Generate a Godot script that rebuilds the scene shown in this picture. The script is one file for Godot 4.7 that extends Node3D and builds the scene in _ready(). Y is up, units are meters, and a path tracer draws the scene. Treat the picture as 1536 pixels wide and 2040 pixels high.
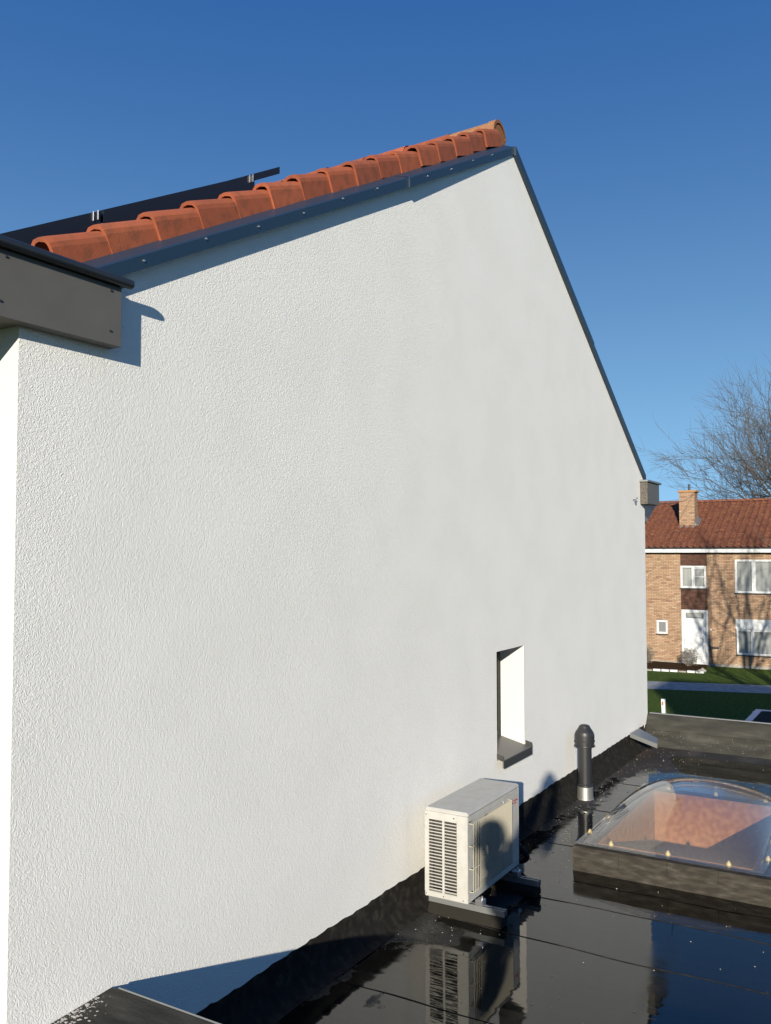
extends Node3D
# White rendered gable wall seen along its length from a flat roof, low winter sun.
# World: the gable is the plane x = 0 facing +x, its near corner at z = 0, its far corner at z = -8.59; the felt of the flat roof is y = 0.

const GY := -2.2           # ground level
const K := 0.514           # slope of the near roof half
const ZA := -4.6           # ridge
const YV := 3.342          # verge underside at z = -0.42
var M := {}
var rng := RandomNumberGenerator.new()
var taken := {}

# ---------------------------------------------------------------- mesh collector
class MB:
	var v := PackedVector3Array()
	var n := PackedVector3Array()
	var uv := PackedVector2Array()
	var c := PackedColorArray()
	var tint := Color(1, 1, 1)
	var use_c := false
	func tri(a: Vector3, b: Vector3, d: Vector3, out := Vector3.ZERO) -> void:
		var m := (d - a).cross(b - a)
		if m.length_squared() < 1e-16: return
		m = m.normalized()
		if out != Vector3.ZERO and m.dot(out) < 0.0:
			var t := b; b = d; d = t; m = -m
		for q in [a, b, d]:
			v.append(q); n.append(m); uv.append(Vector2.ZERO); c.append(tint)
	func quad(a: Vector3, b: Vector3, d: Vector3, e: Vector3, out := Vector3.ZERO) -> void:
		tri(a, b, d, out); tri(a, d, e, out)
	func quv(p: Array, t: Array, out: Vector3) -> void:
		var m: Vector3 = (p[2] - p[0]).cross(p[1] - p[0]).normalized()
		var o := [0, 1, 2, 0, 2, 3]
		if m.dot(out) < 0.0:
			o = [0, 2, 1, 0, 3, 2]; m = -m
		for i in o:
			v.append(p[i]); n.append(m); uv.append(t[i]); c.append(tint)
	func stri(p: Array, m: Array) -> void:          # smooth normals given, winding made to follow them
		var o := [0, 1, 2]
		if (p[2] - p[0]).cross(p[1] - p[0]).dot(m[0] + m[1] + m[2]) < 0.0: o = [0, 2, 1]
		for i in o:
			v.append(p[i]); n.append(m[i]); uv.append(Vector2.ZERO); c.append(tint)
	func hexa(p: Array) -> void:                    # 8 corners: 0-3 one face in order, 4-7 the opposite one
		var ce := Vector3.ZERO
		for q in p: ce += q / 8.0
		for f in [[0, 1, 2, 3], [4, 5, 6, 7], [0, 1, 5, 4], [1, 2, 6, 5], [2, 3, 7, 6], [3, 0, 4, 7]]:
			var fc: Vector3 = (p[f[0]] + p[f[1]] + p[f[2]] + p[f[3]]) / 4.0
			quad(p[f[0]], p[f[1]], p[f[2]], p[f[3]], fc - ce)
	func box(a: Vector3, b: Vector3) -> void:
		hexa([Vector3(a.x, a.y, a.z), Vector3(b.x, a.y, a.z), Vector3(b.x, b.y, a.z), Vector3(a.x, b.y, a.z),
			Vector3(a.x, a.y, b.z), Vector3(b.x, a.y, b.z), Vector3(b.x, b.y, b.z), Vector3(a.x, b.y, b.z)])
	func cbox(a: Vector3, b: Vector3, k: float) -> void:      # chamfered box
		var lo := Vector3(minf(a.x, b.x), minf(a.y, b.y), minf(a.z, b.z))
		var hi := Vector3(maxf(a.x, b.x), maxf(a.y, b.y), maxf(a.z, b.z))
		var ce := (lo + hi) / 2.0; var h := (hi - lo) / 2.0
		for ax in 3:
			var u := (ax + 1) % 3; var w := (ax + 2) % 3
			for s in [-1.0, 1.0]:
				var q := []
				for t in [[-1, -1], [1, -1], [1, 1], [-1, 1]]:
					var p := ce; p[ax] += s * h[ax]; p[u] += t[0] * (h[u] - k); p[w] += t[1] * (h[w] - k); q.append(p)
				var o := Vector3.ZERO; o[ax] = s
				quad(q[0], q[1], q[2], q[3], o)
			for s in [-1.0, 1.0]:
				for t in [-1.0, 1.0]:
					var q := []
					for e in [[0, -1], [0, 1], [1, 1], [1, -1]]:
						var p := ce; p[ax] += e[1] * (h[ax] - k)
						p[u] += s * (h[u] - (k if e[0] == 1 else 0.0)); p[w] += t * (h[w] - (0.0 if e[0] == 1 else k)); q.append(p)
					var o := Vector3.ZERO; o[u] = s; o[w] = t
					quad(q[0], q[1], q[2], q[3], o)
		for sx in [-1.0, 1.0]:
			for sy in [-1.0, 1.0]:
				for sz in [-1.0, 1.0]:
					var g := Vector3(sx, sy, sz)
					tri(ce + g * Vector3(h.x, h.y - k, h.z - k), ce + g * Vector3(h.x - k, h.y, h.z - k), ce + g * Vector3(h.x - k, h.y - k, h.z), g)
	func prism(pts: Array, off: Vector3) -> void:             # flat polygon swept by off
		var pv := PackedVector2Array()
		var o := off.normalized()
		var e1: Vector3 = (pts[1] - pts[0]).normalized(); var e2 := o.cross(e1).normalized()
		var ce := Vector3.ZERO
		for q in pts:
			pv.append(Vector2((q - pts[0]).dot(e1), (q - pts[0]).dot(e2))); ce += q / pts.size()
		var ix := Geometry2D.triangulate_polygon(pv)
		for i in range(0, ix.size(), 3):
			tri(pts[ix[i]], pts[ix[i + 1]], pts[ix[i + 2]], -o)
			tri(pts[ix[i]] + off, pts[ix[i + 1]] + off, pts[ix[i + 2]] + off, o)
		var area := 0.0
		for i in pv.size(): area += pv[i].cross(pv[(i + 1) % pv.size()])
		for i in pts.size():
			var a: Vector3 = pts[i]; var b: Vector3 = pts[(i + 1) % pts.size()]
			var out := (b - a).cross(o) * (1.0 if area > 0 else -1.0)
			quad(a, b, b + off, a + off, out)
	func tube(p: PackedVector3Array, r: PackedFloat32Array, sides := 6, caps := true) -> void:
		var prev := []; var pn := []
		var k := p.size()
		var side := Vector3.ZERO
		for i in k:
			var d: Vector3 = (p[mini(i + 1, k - 1)] - p[maxi(i - 1, 0)]).normalized()
			if side == Vector3.ZERO:
				side = d.cross(Vector3.UP if absf(d.y) < 0.9 else Vector3.RIGHT).normalized()
			else:
				side = (side - d * side.dot(d)).normalized()
			var up := d.cross(side)
			var ring := []; var rn := []
			for j in sides:
				var a := TAU * j / sides
				var m := side * cos(a) + up * sin(a)
				ring.append(p[i] + m * r[i]); rn.append(m)
			if i > 0:
				for j in sides:
					var l := (j + 1) % sides
					stri([prev[j], ring[j], ring[l]], [pn[j], rn[j], rn[l]])
					stri([prev[j], ring[l], prev[l]], [pn[j], rn[l], pn[l]])
			if caps and (i == 0 or i == k - 1):
				var o := -d if i == 0 else d
				for j in range(1, sides - 1): tri(ring[0], ring[j], ring[j + 1], o)
			prev = ring; pn = rn
	func twig(a: Vector3, b: Vector3, ra: float, rb: float) -> void:      # three-sided, cheap
		var d := (b - a).normalized()
		var s := d.cross(Vector3(0.31, 0.2, 0.93)).normalized(); var u := d.cross(s)
		for j in 3:
			var m0 := s * cos(TAU * j / 3) + u * sin(TAU * j / 3)
			var m1 := s * cos(TAU * (j + 1) / 3) + u * sin(TAU * (j + 1) / 3)
			var q := [a + m0 * ra, b + m0 * rb, b + m1 * rb, a + m1 * ra]
			stri([q[0], q[1], q[2]], [m0, m0, m1]); stri([q[0], q[2], q[3]], [m0, m1, m1])
	func lathe(o: Vector3, prof: Array, seg := 24) -> void:   # prof: [radius, y] upwards, flat-shaded along the profile, smooth round it
		for i in prof.size() - 1:
			var a = prof[i]; var b = prof[i + 1]
			var t := Vector2(b[1] - a[1], a[0] - b[0]).normalized()
			for j in seg:
				var a0 := TAU * j / seg; var a1 := TAU * (j + 1) / seg
				var d0 := Vector3(cos(a0), 0, sin(a0)); var d1 := Vector3(cos(a1), 0, sin(a1))
				var n0 := d0 * t.x + Vector3.UP * t.y; var n1 := d1 * t.x + Vector3.UP * t.y
				var q := [o + d0 * a[0] + Vector3.UP * a[1], o + d0 * b[0] + Vector3.UP * b[1], o + d1 * b[0] + Vector3.UP * b[1], o + d1 * a[0] + Vector3.UP * a[1]]
				if b[0] > 1e-5: stri([q[0], q[1], q[2]], [n0, n0, n1])
				if a[0] > 1e-5: stri([q[0], q[2], q[3]], [n0, n1, n1])
	func blob(o: Vector3, r: Vector3, jag: float, rg: RandomNumberGenerator) -> void:   # small rough stone
		var p := [Vector3.UP, Vector3.DOWN, Vector3.LEFT, Vector3.RIGHT, Vector3.FORWARD, Vector3.BACK]
		for i in 6: p[i] = o + (p[i] + Vector3(rg.randf() - .5, rg.randf() - .5, rg.randf() - .5) * jag) * r
		for f in [[0, 2, 4], [0, 4, 3], [0, 3, 5], [0, 5, 2], [1, 2, 4], [1, 4, 3], [1, 3, 5], [1, 5, 2]]:
			tri(p[f[0]], p[f[1]], p[f[2]], (p[f[0]] + p[f[1]] + p[f[2]]) / 3.0 - o)
	func mesh(m: Material) -> ArrayMesh:
		var a := []; a.resize(Mesh.ARRAY_MAX)
		a[Mesh.ARRAY_VERTEX] = v; a[Mesh.ARRAY_NORMAL] = n; a[Mesh.ARRAY_TEX_UV] = uv
		if use_c: a[Mesh.ARRAY_COLOR] = c
		var r := ArrayMesh.new()
		r.add_surface_from_arrays(Mesh.PRIMITIVE_TRIANGLES, a)
		r.surface_set_material(0, m)
		return r

# ---------------------------------------------------------------- scene helpers
func numbered(called: String) -> String:
	var k: int = taken.get(called, 0)
	taken[called] = k + 1
	return called if k == 0 else "%s_%03d" % [called, k]

func tag(o: Node, label := "", category := "", group := "", kind := "") -> Node:
	if label: o.set_meta("label", label)
	if category: o.set_meta("category", category)
	if group: o.set_meta("group", group)
	if kind: o.set_meta("kind", kind)
	return o

func thing(called: String, label: String, category: String, at := Vector3.ZERO, group := "") -> Node3D:
	var o := Node3D.new(); o.name = numbered(called); add_child(o); o.position = at
	tag(o, label, category, group)
	return o

# geometry collected in world coordinates; parts keep their place under a moved thing
func obj(called: String, mb: MB, m: Material, parent: Node3D = self) -> MeshInstance3D:
	return put(called, mb.mesh(m), parent)

func put(called: String, me: Mesh, parent: Node3D = self, at := Vector3.ZERO) -> MeshInstance3D:
	var o := MeshInstance3D.new(); o.mesh = me
	o.name = numbered(called) if parent == self else called
	parent.add_child(o, true)
	o.global_position = at
	return o

func lin(r: float, g: float, b: float) -> Color:
	return Color(r, g, b).linear_to_srgb()

func mat(key: String, r: float, g: float, b: float, rough := 0.8, spec := 0.5, metal := 0.0) -> StandardMaterial3D:
	var m := StandardMaterial3D.new()
	m.albedo_color = lin(r, g, b); m.roughness = rough; m.metallic = metal; m.metallic_specular = spec
	M[key] = m
	return m

func noise(size: int, freq: float, oct := 3, seed_ := 1, kind := FastNoiseLite.TYPE_SIMPLEX_SMOOTH) -> Image:
	var f := FastNoiseLite.new(); f.noise_type = kind; f.frequency = freq; f.seed = seed_
	f.fractal_type = FastNoiseLite.FRACTAL_FBM if oct > 1 else FastNoiseLite.FRACTAL_NONE
	f.fractal_octaves = oct
	return f.get_seamless_image(size, size)

# grain that wraps without a seam: random cells, repeated past the border, smoothed up
func cells(size: int, count: int, seed_: int) -> PackedByteArray:
	var g := RandomNumberGenerator.new(); g.seed = seed_
	var pad := 8; var n := count + pad * 2
	var src := PackedByteArray(); src.resize(count * count)
	for i in src.size(): src[i] = g.randi() % 256
	var big := PackedByteArray(); big.resize(n * n)
	for j in n:
		for i in n: big[j * n + i] = src[posmod(j - pad, count) * count + posmod(i - pad, count)]
	var im := Image.create_from_data(n, n, false, Image.FORMAT_L8, big)
	var k := size / count
	im.resize(n * k, n * k, Image.INTERPOLATE_CUBIC)
	return im.get_region(Rect2i(pad * k, pad * k, size, size)).get_data()

func stucco_grain() -> Image:
	var a := cells(1024, 128, 5); var b := cells(1024, 256, 6)
	var wx := cells(1024, 64, 7); var wy := cells(1024, 64, 8)
	var out := PackedByteArray(); out.resize(a.size())
	for y in 1024:
		for x in 1024:
			var i := y * 1024 + x
			var q := ((y + (wy[i] - 128) / 9) & 1023) * 1024 + ((x + (wx[i] - 128) / 9) & 1023)
			out[i] = (a[q] * 158 + b[q] * 97) >> 8
	return Image.create_from_data(1024, 1024, false, Image.FORMAT_L8, out)

# colour ramp over a grey image, stops given as [position, linear colour]
func ramp(img: Image, stops: Array) -> ImageTexture:
	var lut := []
	for i in 256:
		var t := i / 255.0
		var col: Color = stops[0][1]
		for s in range(1, stops.size()):
			if t >= stops[s - 1][0]:
				var k := clampf((t - stops[s - 1][0]) / maxf(1e-4, stops[s][0] - stops[s - 1][0]), 0, 1)
				col = (stops[s - 1][1] as Color).lerp(stops[s][1], k)
		col = col.linear_to_srgb()
		lut.append([int(clampf(col.r, 0, 1) * 255), int(clampf(col.g, 0, 1) * 255), int(clampf(col.b, 0, 1) * 255)])
	var src := img.get_data(); var out := PackedByteArray(); out.resize(src.size() * 3)
	for i in src.size():
		var q = lut[src[i]]
		out[i * 3] = q[0]; out[i * 3 + 1] = q[1]; out[i * 3 + 2] = q[2]
	return ImageTexture.create_from_image(Image.create_from_data(img.get_width(), img.get_height(), false, Image.FORMAT_RGB8, out))

func grey(img: Image, lo: float, hi: float) -> ImageTexture:           # data map: levels stretched to lo..hi
	var src := img.get_data(); var out := PackedByteArray(); out.resize(src.size())
	for i in src.size(): out[i] = int(clampf(lerpf(lo, hi, src[i] / 255.0), 0, 1) * 255)
	return ImageTexture.create_from_image(Image.create_from_data(img.get_width(), img.get_height(), false, Image.FORMAT_L8, out))

func tri_map(m: StandardMaterial3D, per_metre: float) -> void:
	m.uv1_triplanar = true; m.uv1_world_triplanar = true
	m.uv1_scale = Vector3.ONE * per_metre

func relief(m: StandardMaterial3D, t: Texture2D, cm: float) -> void:
	m.heightmap_enabled = true; m.heightmap_texture = t; m.heightmap_scale = cm

func stains(m: StandardMaterial3D, t: Texture2D, per_metre: float) -> void:    # a second, coarser pattern multiplied in
	m.detail_enabled = true; m.detail_albedo = t; m.detail_blend_mode = BaseMaterial3D.BLEND_MODE_MUL
	m.detail_uv_layer = BaseMaterial3D.DETAIL_UV_2
	m.uv2_triplanar = true; m.uv2_world_triplanar = true; m.uv2_scale = Vector3.ONE * per_metre

# ---------------------------------------------------------------- materials
func materials() -> void:
	var g := func(x: float) -> Color: return Color(x, x, x)
	var fine := stucco_grain()
	var grain := noise(512, 0.12, 3, 5)
	var cloud := noise(512, 0.012, 5, 7)
	var cloud2 := noise(512, 0.02, 5, 11)
	var speck := noise(512, 0.2, 2, 13)
	# rendered wall: rough scraped grain, faint patches where it dried unevenly
	var m := mat("stucco", 0.845, 0.833, 0.795, 0.95, 0.25)
	tri_map(m, 2.05); relief(m, grey(fine, 0.0, 1.0), 0.19)
	stains(m, ramp(cloud, [[0.25, Color(0.968, 0.968, 0.963)], [0.5, Color(0.988, 0.988, 0.985)], [0.8, g.call(1.0)]]), 0.22)
	m = mat("plaster", 0.58, 0.57, 0.545, 0.9, 0.3)
	tri_map(m, 2.0); relief(m, grey(grain, 0, 1), 0.03)
	m = mat("navy_metal", 0.014, 0.033, 0.06, 0.42, 0.5)
	tri_map(m, 1.3); m.roughness_texture = grey(cloud2, 0.75, 1.0); m.roughness = 0.5
	m = mat("dark_bead", 0.02, 0.024, 0.03, 0.35, 0.5)
	m = mat("grey_panel", 0.118, 0.112, 0.102, 0.5, 0.4)
	tri_map(m, 0.8); m.albedo_texture = ramp(cloud, [[0.2, g.call(0.93)], [0.8, g.call(1.0)]])
	m = mat("weathered_panel", 0.13, 0.115, 0.10, 0.8, 0.3)
	tri_map(m, 3.0); m.albedo_texture = ramp(cloud2, [[0.35, g.call(0.6)], [0.6, g.call(1.0)], [0.75, Color(2.4, 2.4, 2.3)]])
	m = mat("zinc", 0.27, 0.28, 0.28, 0.4, 0.5, 0.6)
	tri_map(m, 6.0); m.roughness_texture = grey(grain, 0.5, 1.0); m.roughness = 0.6
	m = mat("steel_spun", 0.5, 0.49, 0.46, 0.4, 0.5, 0.85)
	tri_map(m, 5.0); m.roughness_texture = grey(grain, 0.5, 1.0); m.roughness = 0.55
	m = mat("black_panel", 0.008, 0.009, 0.012, 0.3, 0.5)
	m = mat("black_glass", 0.006, 0.008, 0.016, 0.08, 0.5)
	m = mat("alu", 0.6, 0.6, 0.6, 0.35, 0.5, 0.9)
	# clay tiles, four firings
	var clay := [[0.325, 0.092, 0.046], [0.29, 0.083, 0.043], [0.345, 0.100, 0.050], [0.265, 0.080, 0.044]]
	for i in 4:
		m = mat("clay%d" % i, 1, 1, 1, 0.82, 0.3)
		tri_map(m, 1.1); m.uv1_offset = Vector3(i * 0.37, i * 0.21, i * 0.11)
		var c := Color(clay[i][0], clay[i][1], clay[i][2])
		m.albedo_texture = ramp(cloud2, [[0.22, c * 0.68 + Color(0.015, 0.014, 0.01)], [0.42, c * 0.94], [0.7, c], [0.85, c * 1.05]])
		relief(m, grey(grain, 0, 1), 0.05)
	m = mat("mossy_clay", 1, 1, 1, 0.95, 0.2)
	tri_map(m, 4.0)
	m.albedo_texture = ramp(speck, [[0.25, Color(0.13, 0.07, 0.03)], [0.5, Color(0.34, 0.12, 0.05)], [0.66, Color(0.42, 0.2, 0.09)], [0.75, Color(0.6, 0.52, 0.4)]])
	relief(m, grey(speck, 0, 1), 0.4)
	var old := [[0.190, 0.075, 0.047], [0.175, 0.069, 0.045], [0.200, 0.081, 0.050], [0.165, 0.067, 0.046]]
	for i in 4:
		m = mat("old_tile%d" % i, 1, 1, 1, 0.95, 0.2)
		tri_map(m, 0.6); m.uv1_offset = Vector3(i * 0.31, i * 0.17, i * 0.4)
		var c := Color(old[i][0], old[i][1], old[i][2])
		m.albedo_texture = ramp(cloud2, [[0.28, c * 0.75], [0.5, c], [0.68, c * 1.12], [0.80, Color(0.30, 0.15, 0.07)]])
	# felt and mortar
	m = mat("felt_dry", 1, 1, 1, 0.9, 0.35)
	tri_map(m, 1.1)
	m.albedo_texture = ramp(cloud2, [[0.25, Color(0.010, 0.009, 0.008)], [0.5, Color(0.016, 0.014, 0.012)], [0.68, Color(0.026, 0.023, 0.019)], [0.85, Color(0.045, 0.04, 0.034)]])
	relief(m, grey(grain, 0, 1), 0.08)
	stains(m, ramp(speck, [[0.2, g.call(0.6)], [0.6, g.call(1.0)]]), 2.3)
	m = mat("felt_old", 1, 1, 1, 0.9, 0.3)
	tri_map(m, 0.9)
	m.albedo_texture = ramp(cloud, [[0.2, Color(0.030, 0.030, 0.026)], [0.5, Color(0.046, 0.045, 0.039)], [0.72, Color(0.060, 0.058, 0.050)], [0.85, Color(0.075, 0.073, 0.064)]])
	m.uv1_scale = Vector3(0.35, 1.6, 1.6)
	relief(m, grey(grain, 0, 1), 0.1)
	stains(m, ramp(speck, [[0.2, g.call(0.75)], [0.6, g.call(1.0)]]), 2.9)
	m = mat("rubber", 1, 1, 1, 0.85, 0.3)
	tri_map(m, 3.0); m.albedo_texture = ramp(speck, [[0.25, Color(0.008, 0.0075, 0.0065)], [0.55, Color(0.018, 0.016, 0.013)], [0.75, Color(0.045, 0.040, 0.032)]])
	mat("grit", 0.5, 0.47, 0.42, 0.9, 0.3)
	m = mat("mortar_lump", 0.2, 0.19, 0.16, 0.95, 0.2)
	tri_map(m, 5.0); m.albedo_texture = ramp(speck, [[0.3, g.call(0.45)], [0.6, g.call(1.0)]]); relief(m, grey(speck, 0, 1), 0.5)
	# air conditioner
	m = mat("ivory", 0.44, 0.435, 0.41, 0.45, 0.45)
	tri_map(m, 1.5); m.albedo_texture = ramp(cloud, [[0.25, Color(0.92, 0.91, 0.89)], [0.7, g.call(1.0)]])
	mat("ivory_dark", 0.42, 0.39, 0.31, 0.6, 0.4)
	mat("coil", 0.05, 0.045, 0.04, 0.7, 0.4)
	mat("fan_plastic", 0.03, 0.03, 0.03, 0.5, 0.4)
	mat("emblem_red", 0.33, 0.02, 0.02, 0.5, 0.4)
	mat("sticker", 0.5, 0.47, 0.46, 0.4, 0.4)
	mat("copper_wrap", 0.02, 0.02, 0.02, 0.8, 0.3)
	# pipe, skylight
	m = mat("pvc", 0.024, 0.025, 0.027, 0.42, 0.5)
	tri_map(m, 9.0); m.albedo_texture = ramp(speck, [[0.55, g.call(0.8)], [0.66, g.call(1.0)], [0.72, g.call(5.0)]])
	m = mat("brass", 0.47, 0.37, 0.18, 0.45, 0.5, 0.2)
	m = mat("acrylic", 0.86, 0.84, 0.84, 0.02, 0.62)
	m.transparency = BaseMaterial3D.TRANSPARENCY_ALPHA; m.albedo_color.a = 0.045
	m = mat("curb_felt", 1, 1, 1, 0.9, 0.3)
	tri_map(m, 1.6)
	m.albedo_texture = ramp(cloud2, [[0.25, Color(0.030, 0.026, 0.022)], [0.5, Color(0.042, 0.037, 0.030)], [0.72, Color(0.054, 0.047, 0.039)], [0.85, Color(0.072, 0.065, 0.056)]])
	m.uv1_scale = Vector3(0.6, 2.2, 1.2)
	relief(m, grey(grain, 0, 1), 0.08)
	m = mat("osb", 1, 1, 1, 0.85, 0.3)
	tri_map(m, 1.4)
	m.albedo_texture = ramp(noise(512, 0.02, 4, 21), [[0.25, Color(0.215, 0.08, 0.023)], [0.5, Color(0.25, 0.10, 0.03)], [0.75, Color(0.295, 0.13, 0.044)]])
	m = mat("window_grey", 0.045, 0.045, 0.043, 0.5, 0.4)
	m = mat("sill_grey", 0.12, 0.117, 0.107, 0.4, 0.45)
	m = mat("pane", 0.9, 0.93, 0.93, 0.02, 0.5)
	m.transparency = BaseMaterial3D.TRANSPARENCY_ALPHA; m.albedo_color.a = 0.12
	# brick house
	m = mat("brick", 1, 1, 1, 0.95, 0.2); m.vertex_color_use_as_albedo = true
	tri_map(m, 1.1); m.albedo_texture = ramp(grain, [[0.2, g.call(0.72)], [0.7, g.call(1.0)]])
	mat("joint", 0.12, 0.088, 0.062, 0.95, 0.2)
	m = mat("white_paint", 0.62, 0.63, 0.63, 0.5, 0.4)
	tri_map(m, 0.9); m.albedo_texture = ramp(cloud, [[0.25, g.call(0.86)], [0.6, g.call(1.0)]])
	m = mat("curtain", 0.17, 0.175, 0.155, 0.95, 0.2); m.backlight = lin(0.1, 0.1, 0.09)
	m = mat("concrete", 1, 1, 1, 0.9, 0.3)
	tri_map(m, 0.5); m.albedo_texture = ramp(cloud, [[0.2, Color(0.24, 0.22, 0.19)], [0.8, Color(0.36, 0.34, 0.30)]])
	m = mat("path", 1, 1, 1, 0.9, 0.3)
	tri_map(m, 0.5); m.albedo_texture = ramp(cloud, [[0.2, Color(0.27, 0.27, 0.26)], [0.8, Color(0.40, 0.40, 0.38)]])
	m = mat("soil", 1, 1, 1, 1.0, 0.1)
	tri_map(m, 1.0); m.albedo_texture = ramp(speck, [[0.2, Color(0.03, 0.02, 0.012)], [0.7, Color(0.11, 0.065, 0.035)]]); relief(m, grey(speck, 0, 1), 3.0)
	m = mat("lawn", 1, 1, 1, 1.0, 0.15)
	tri_map(m, 0.35)
	m.albedo_texture = ramp(noise(1024, 0.03, 5, 31), [[0.2, Color(0.040, 0.068, 0.013)], [0.5, Color(0.075, 0.125, 0.024)], [0.8, Color(0.12, 0.16, 0.04)]])
	relief(m, grey(noise(512, 0.15, 3, 33), 0, 1), 4.0)
	mat("slate", 0.06, 0.07, 0.08, 0.7, 0.4)
	m = mat("bark", 1, 1, 1, 0.95, 0.2)
	tri_map(m, 0.8); m.albedo_texture = ramp(cloud2, [[0.25, Color(0.06, 0.05, 0.035)], [0.7, Color(0.17, 0.145, 0.10)]])
	mat("twig", 0.13, 0.118, 0.105, 0.95, 0.2)
	mat("bush", 0.20, 0.175, 0.14, 0.95, 0.2)
	mat("car_white", 0.72, 0.73, 0.75, 0.25, 0.5)
	mat("car_glass", 0.01, 0.012, 0.015, 0.05, 0.5)
	mat("tyre", 0.02, 0.02, 0.02, 0.85, 0.3)
	mat("red_lamp", 0.3, 0.01, 0.01, 0.2, 0.5)
	mat("rust_red", 0.42, 0.10, 0.04, 0.8, 0.3)
	mat("neighbour_brick", 0.28, 0.15, 0.09, 0.95, 0.2)
	mat("skin", 0.50, 0.30, 0.22, 0.6, 0.4)
	mat("coat", 0.03, 0.035, 0.05, 0.9, 0.3)
	mat("trousers", 0.05, 0.06, 0.09, 0.9, 0.3)
	mat("hair", 0.05, 0.03, 0.02, 0.7, 0.4)
	mat("shoe", 0.03, 0.025, 0.02, 0.6, 0.4)
	roof_material()

# felt under standing water: glossy and flat where the water stands, rough and gritty where the felt is dry
func wet_edge(z: float) -> float:
	var t := [[-0.4, 0.03], [-1.5, 0.03], [-2.2, 0.06], [-2.45, 0.2], [-2.62, 0.34], [-2.8, 0.3], [-3.0, 0.12], [-3.8, 0.05], [-4.6, 0.05], [-5.2, 0.12], [-5.6, 0.2], [-6.3, 0.15], [-6.9, 0.22], [-7.3, 0.3], [-7.8, 0.34], [-8.05, 0.5], [-8.16, 2.4], [-8.3, 9.0], [-9.0, 9.0]]
	for i in t.size() - 1:
		if z <= t[i][0] and z >= t[i + 1][0]:
			return lerpf(t[i][1], t[i + 1][1], (t[i][0] - z) / (t[i][0] - t[i + 1][0]))
	return 0.4

func roof_material() -> void:
	var W := 768; var H := 1536
	var f := FastNoiseLite.new(); f.seed = 4; f.frequency = 1.0; f.fractal_octaves = 5; f.noise_type = FastNoiseLite.TYPE_SIMPLEX_SMOOTH
	var f2 := FastNoiseLite.new(); f2.seed = 9; f2.frequency = 1.0; f2.fractal_octaves = 3
	var alb := PackedByteArray(); alb.resize(W * H * 3)
	var rgh := PackedByteArray(); rgh.resize(W * H)
	var hgt := PackedByteArray(); hgt.resize(W * H)
	for j in H:
		var z := -(j + 0.5) / H * 9.0
		var e := wet_edge(z)
		for i in W:
			var x := (i + 0.5) / W * 4.5
			var a := f.get_noise_2d(x * 3.2, z * 1.3)
			var b := f2.get_noise_2d(x * 38.0, z * 38.0)
			var s := f.get_noise_2d(x * 1.3 + 40.0, z * 0.7)         # shallow spots where the felt breaks the surface
			var d := x - e + a * 0.16 + b * 0.02 + f2.get_noise_2d(x * 7.0 + 9.0, z * 9.0) * 0.07
			var wet := smoothstep(-0.02, 0.045, d)
			if s > 0.2 and d < 0.45: wet *= 1.0 - smoothstep(0.20, 0.30, s + b * 0.06 - d * 0.3) * 0.8
			var k := j * W + i
			var dirt := clampf(0.5 + a * 0.9 + b * 0.5, 0.0, 1.0)
			var brown := smoothstep(-5.6, -7.6, z) * smoothstep(0.9, 0.15, x)
			var dr := lerpf(0.007, 0.040, dirt * dirt); var dg := dr * lerpf(0.94, 0.62, brown); var db := dr * lerpf(0.84, 0.42, brown)
			dr *= lerpf(1.0, 1.15, brown)
			if b > 0.62 and a > 0.1: dr += 0.1; dg += 0.095; db += 0.085
			var film := 0.003 + 0.004 * clampf(0.5 + s, 0, 1)
			var c := Color(lerpf(dr, film, wet), lerpf(dg, film * 1.0, wet), lerpf(db, film * 0.85, wet)).linear_to_srgb()
			alb[k * 3] = int(c.r * 255); alb[k * 3 + 1] = int(c.g * 255); alb[k * 3 + 2] = int(c.b * 255)
			rgh[k] = int(lerpf(0.86, 0.03 + maxf(0.0, b) * 0.02 + 0.06 * smoothstep(0.05, 0.4, s) + 0.10 * smoothstep(0.35, 0.0, d), wet) * 255)
			hgt[k] = int(clampf(lerpf(0.5 + b * 0.5, 0.5 + f2.get_noise_2d(x * 3.0, z * 9.0) * (0.05 + 0.10 * smoothstep(0.5, 0.0, d)), wet), 0, 1) * 255)
	var m := mat("felt_wet", 1, 1, 1, 1.0, 0.56)
	m.albedo_texture = ImageTexture.create_from_image(Image.create_from_data(W, H, false, Image.FORMAT_RGB8, alb))
	m.roughness_texture = ImageTexture.create_from_image(Image.create_from_data(W, H, false, Image.FORMAT_L8, rgh))
	relief(m, ImageTexture.create_from_image(Image.create_from_data(W, H, false, Image.FORMAT_L8, hgt)), 0.35)

# ---------------------------------------------------------------- the white house
func verge_y(z: float) -> float:
	if z >= ZA: return YV + K * (-z - 0.42)
	return (YV + K * (-ZA - 0.42)) + (z - ZA) * 0.608

func flap_y(z: float) -> float: return 3.48 + 0.526 * (-z - 0.46)

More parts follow.
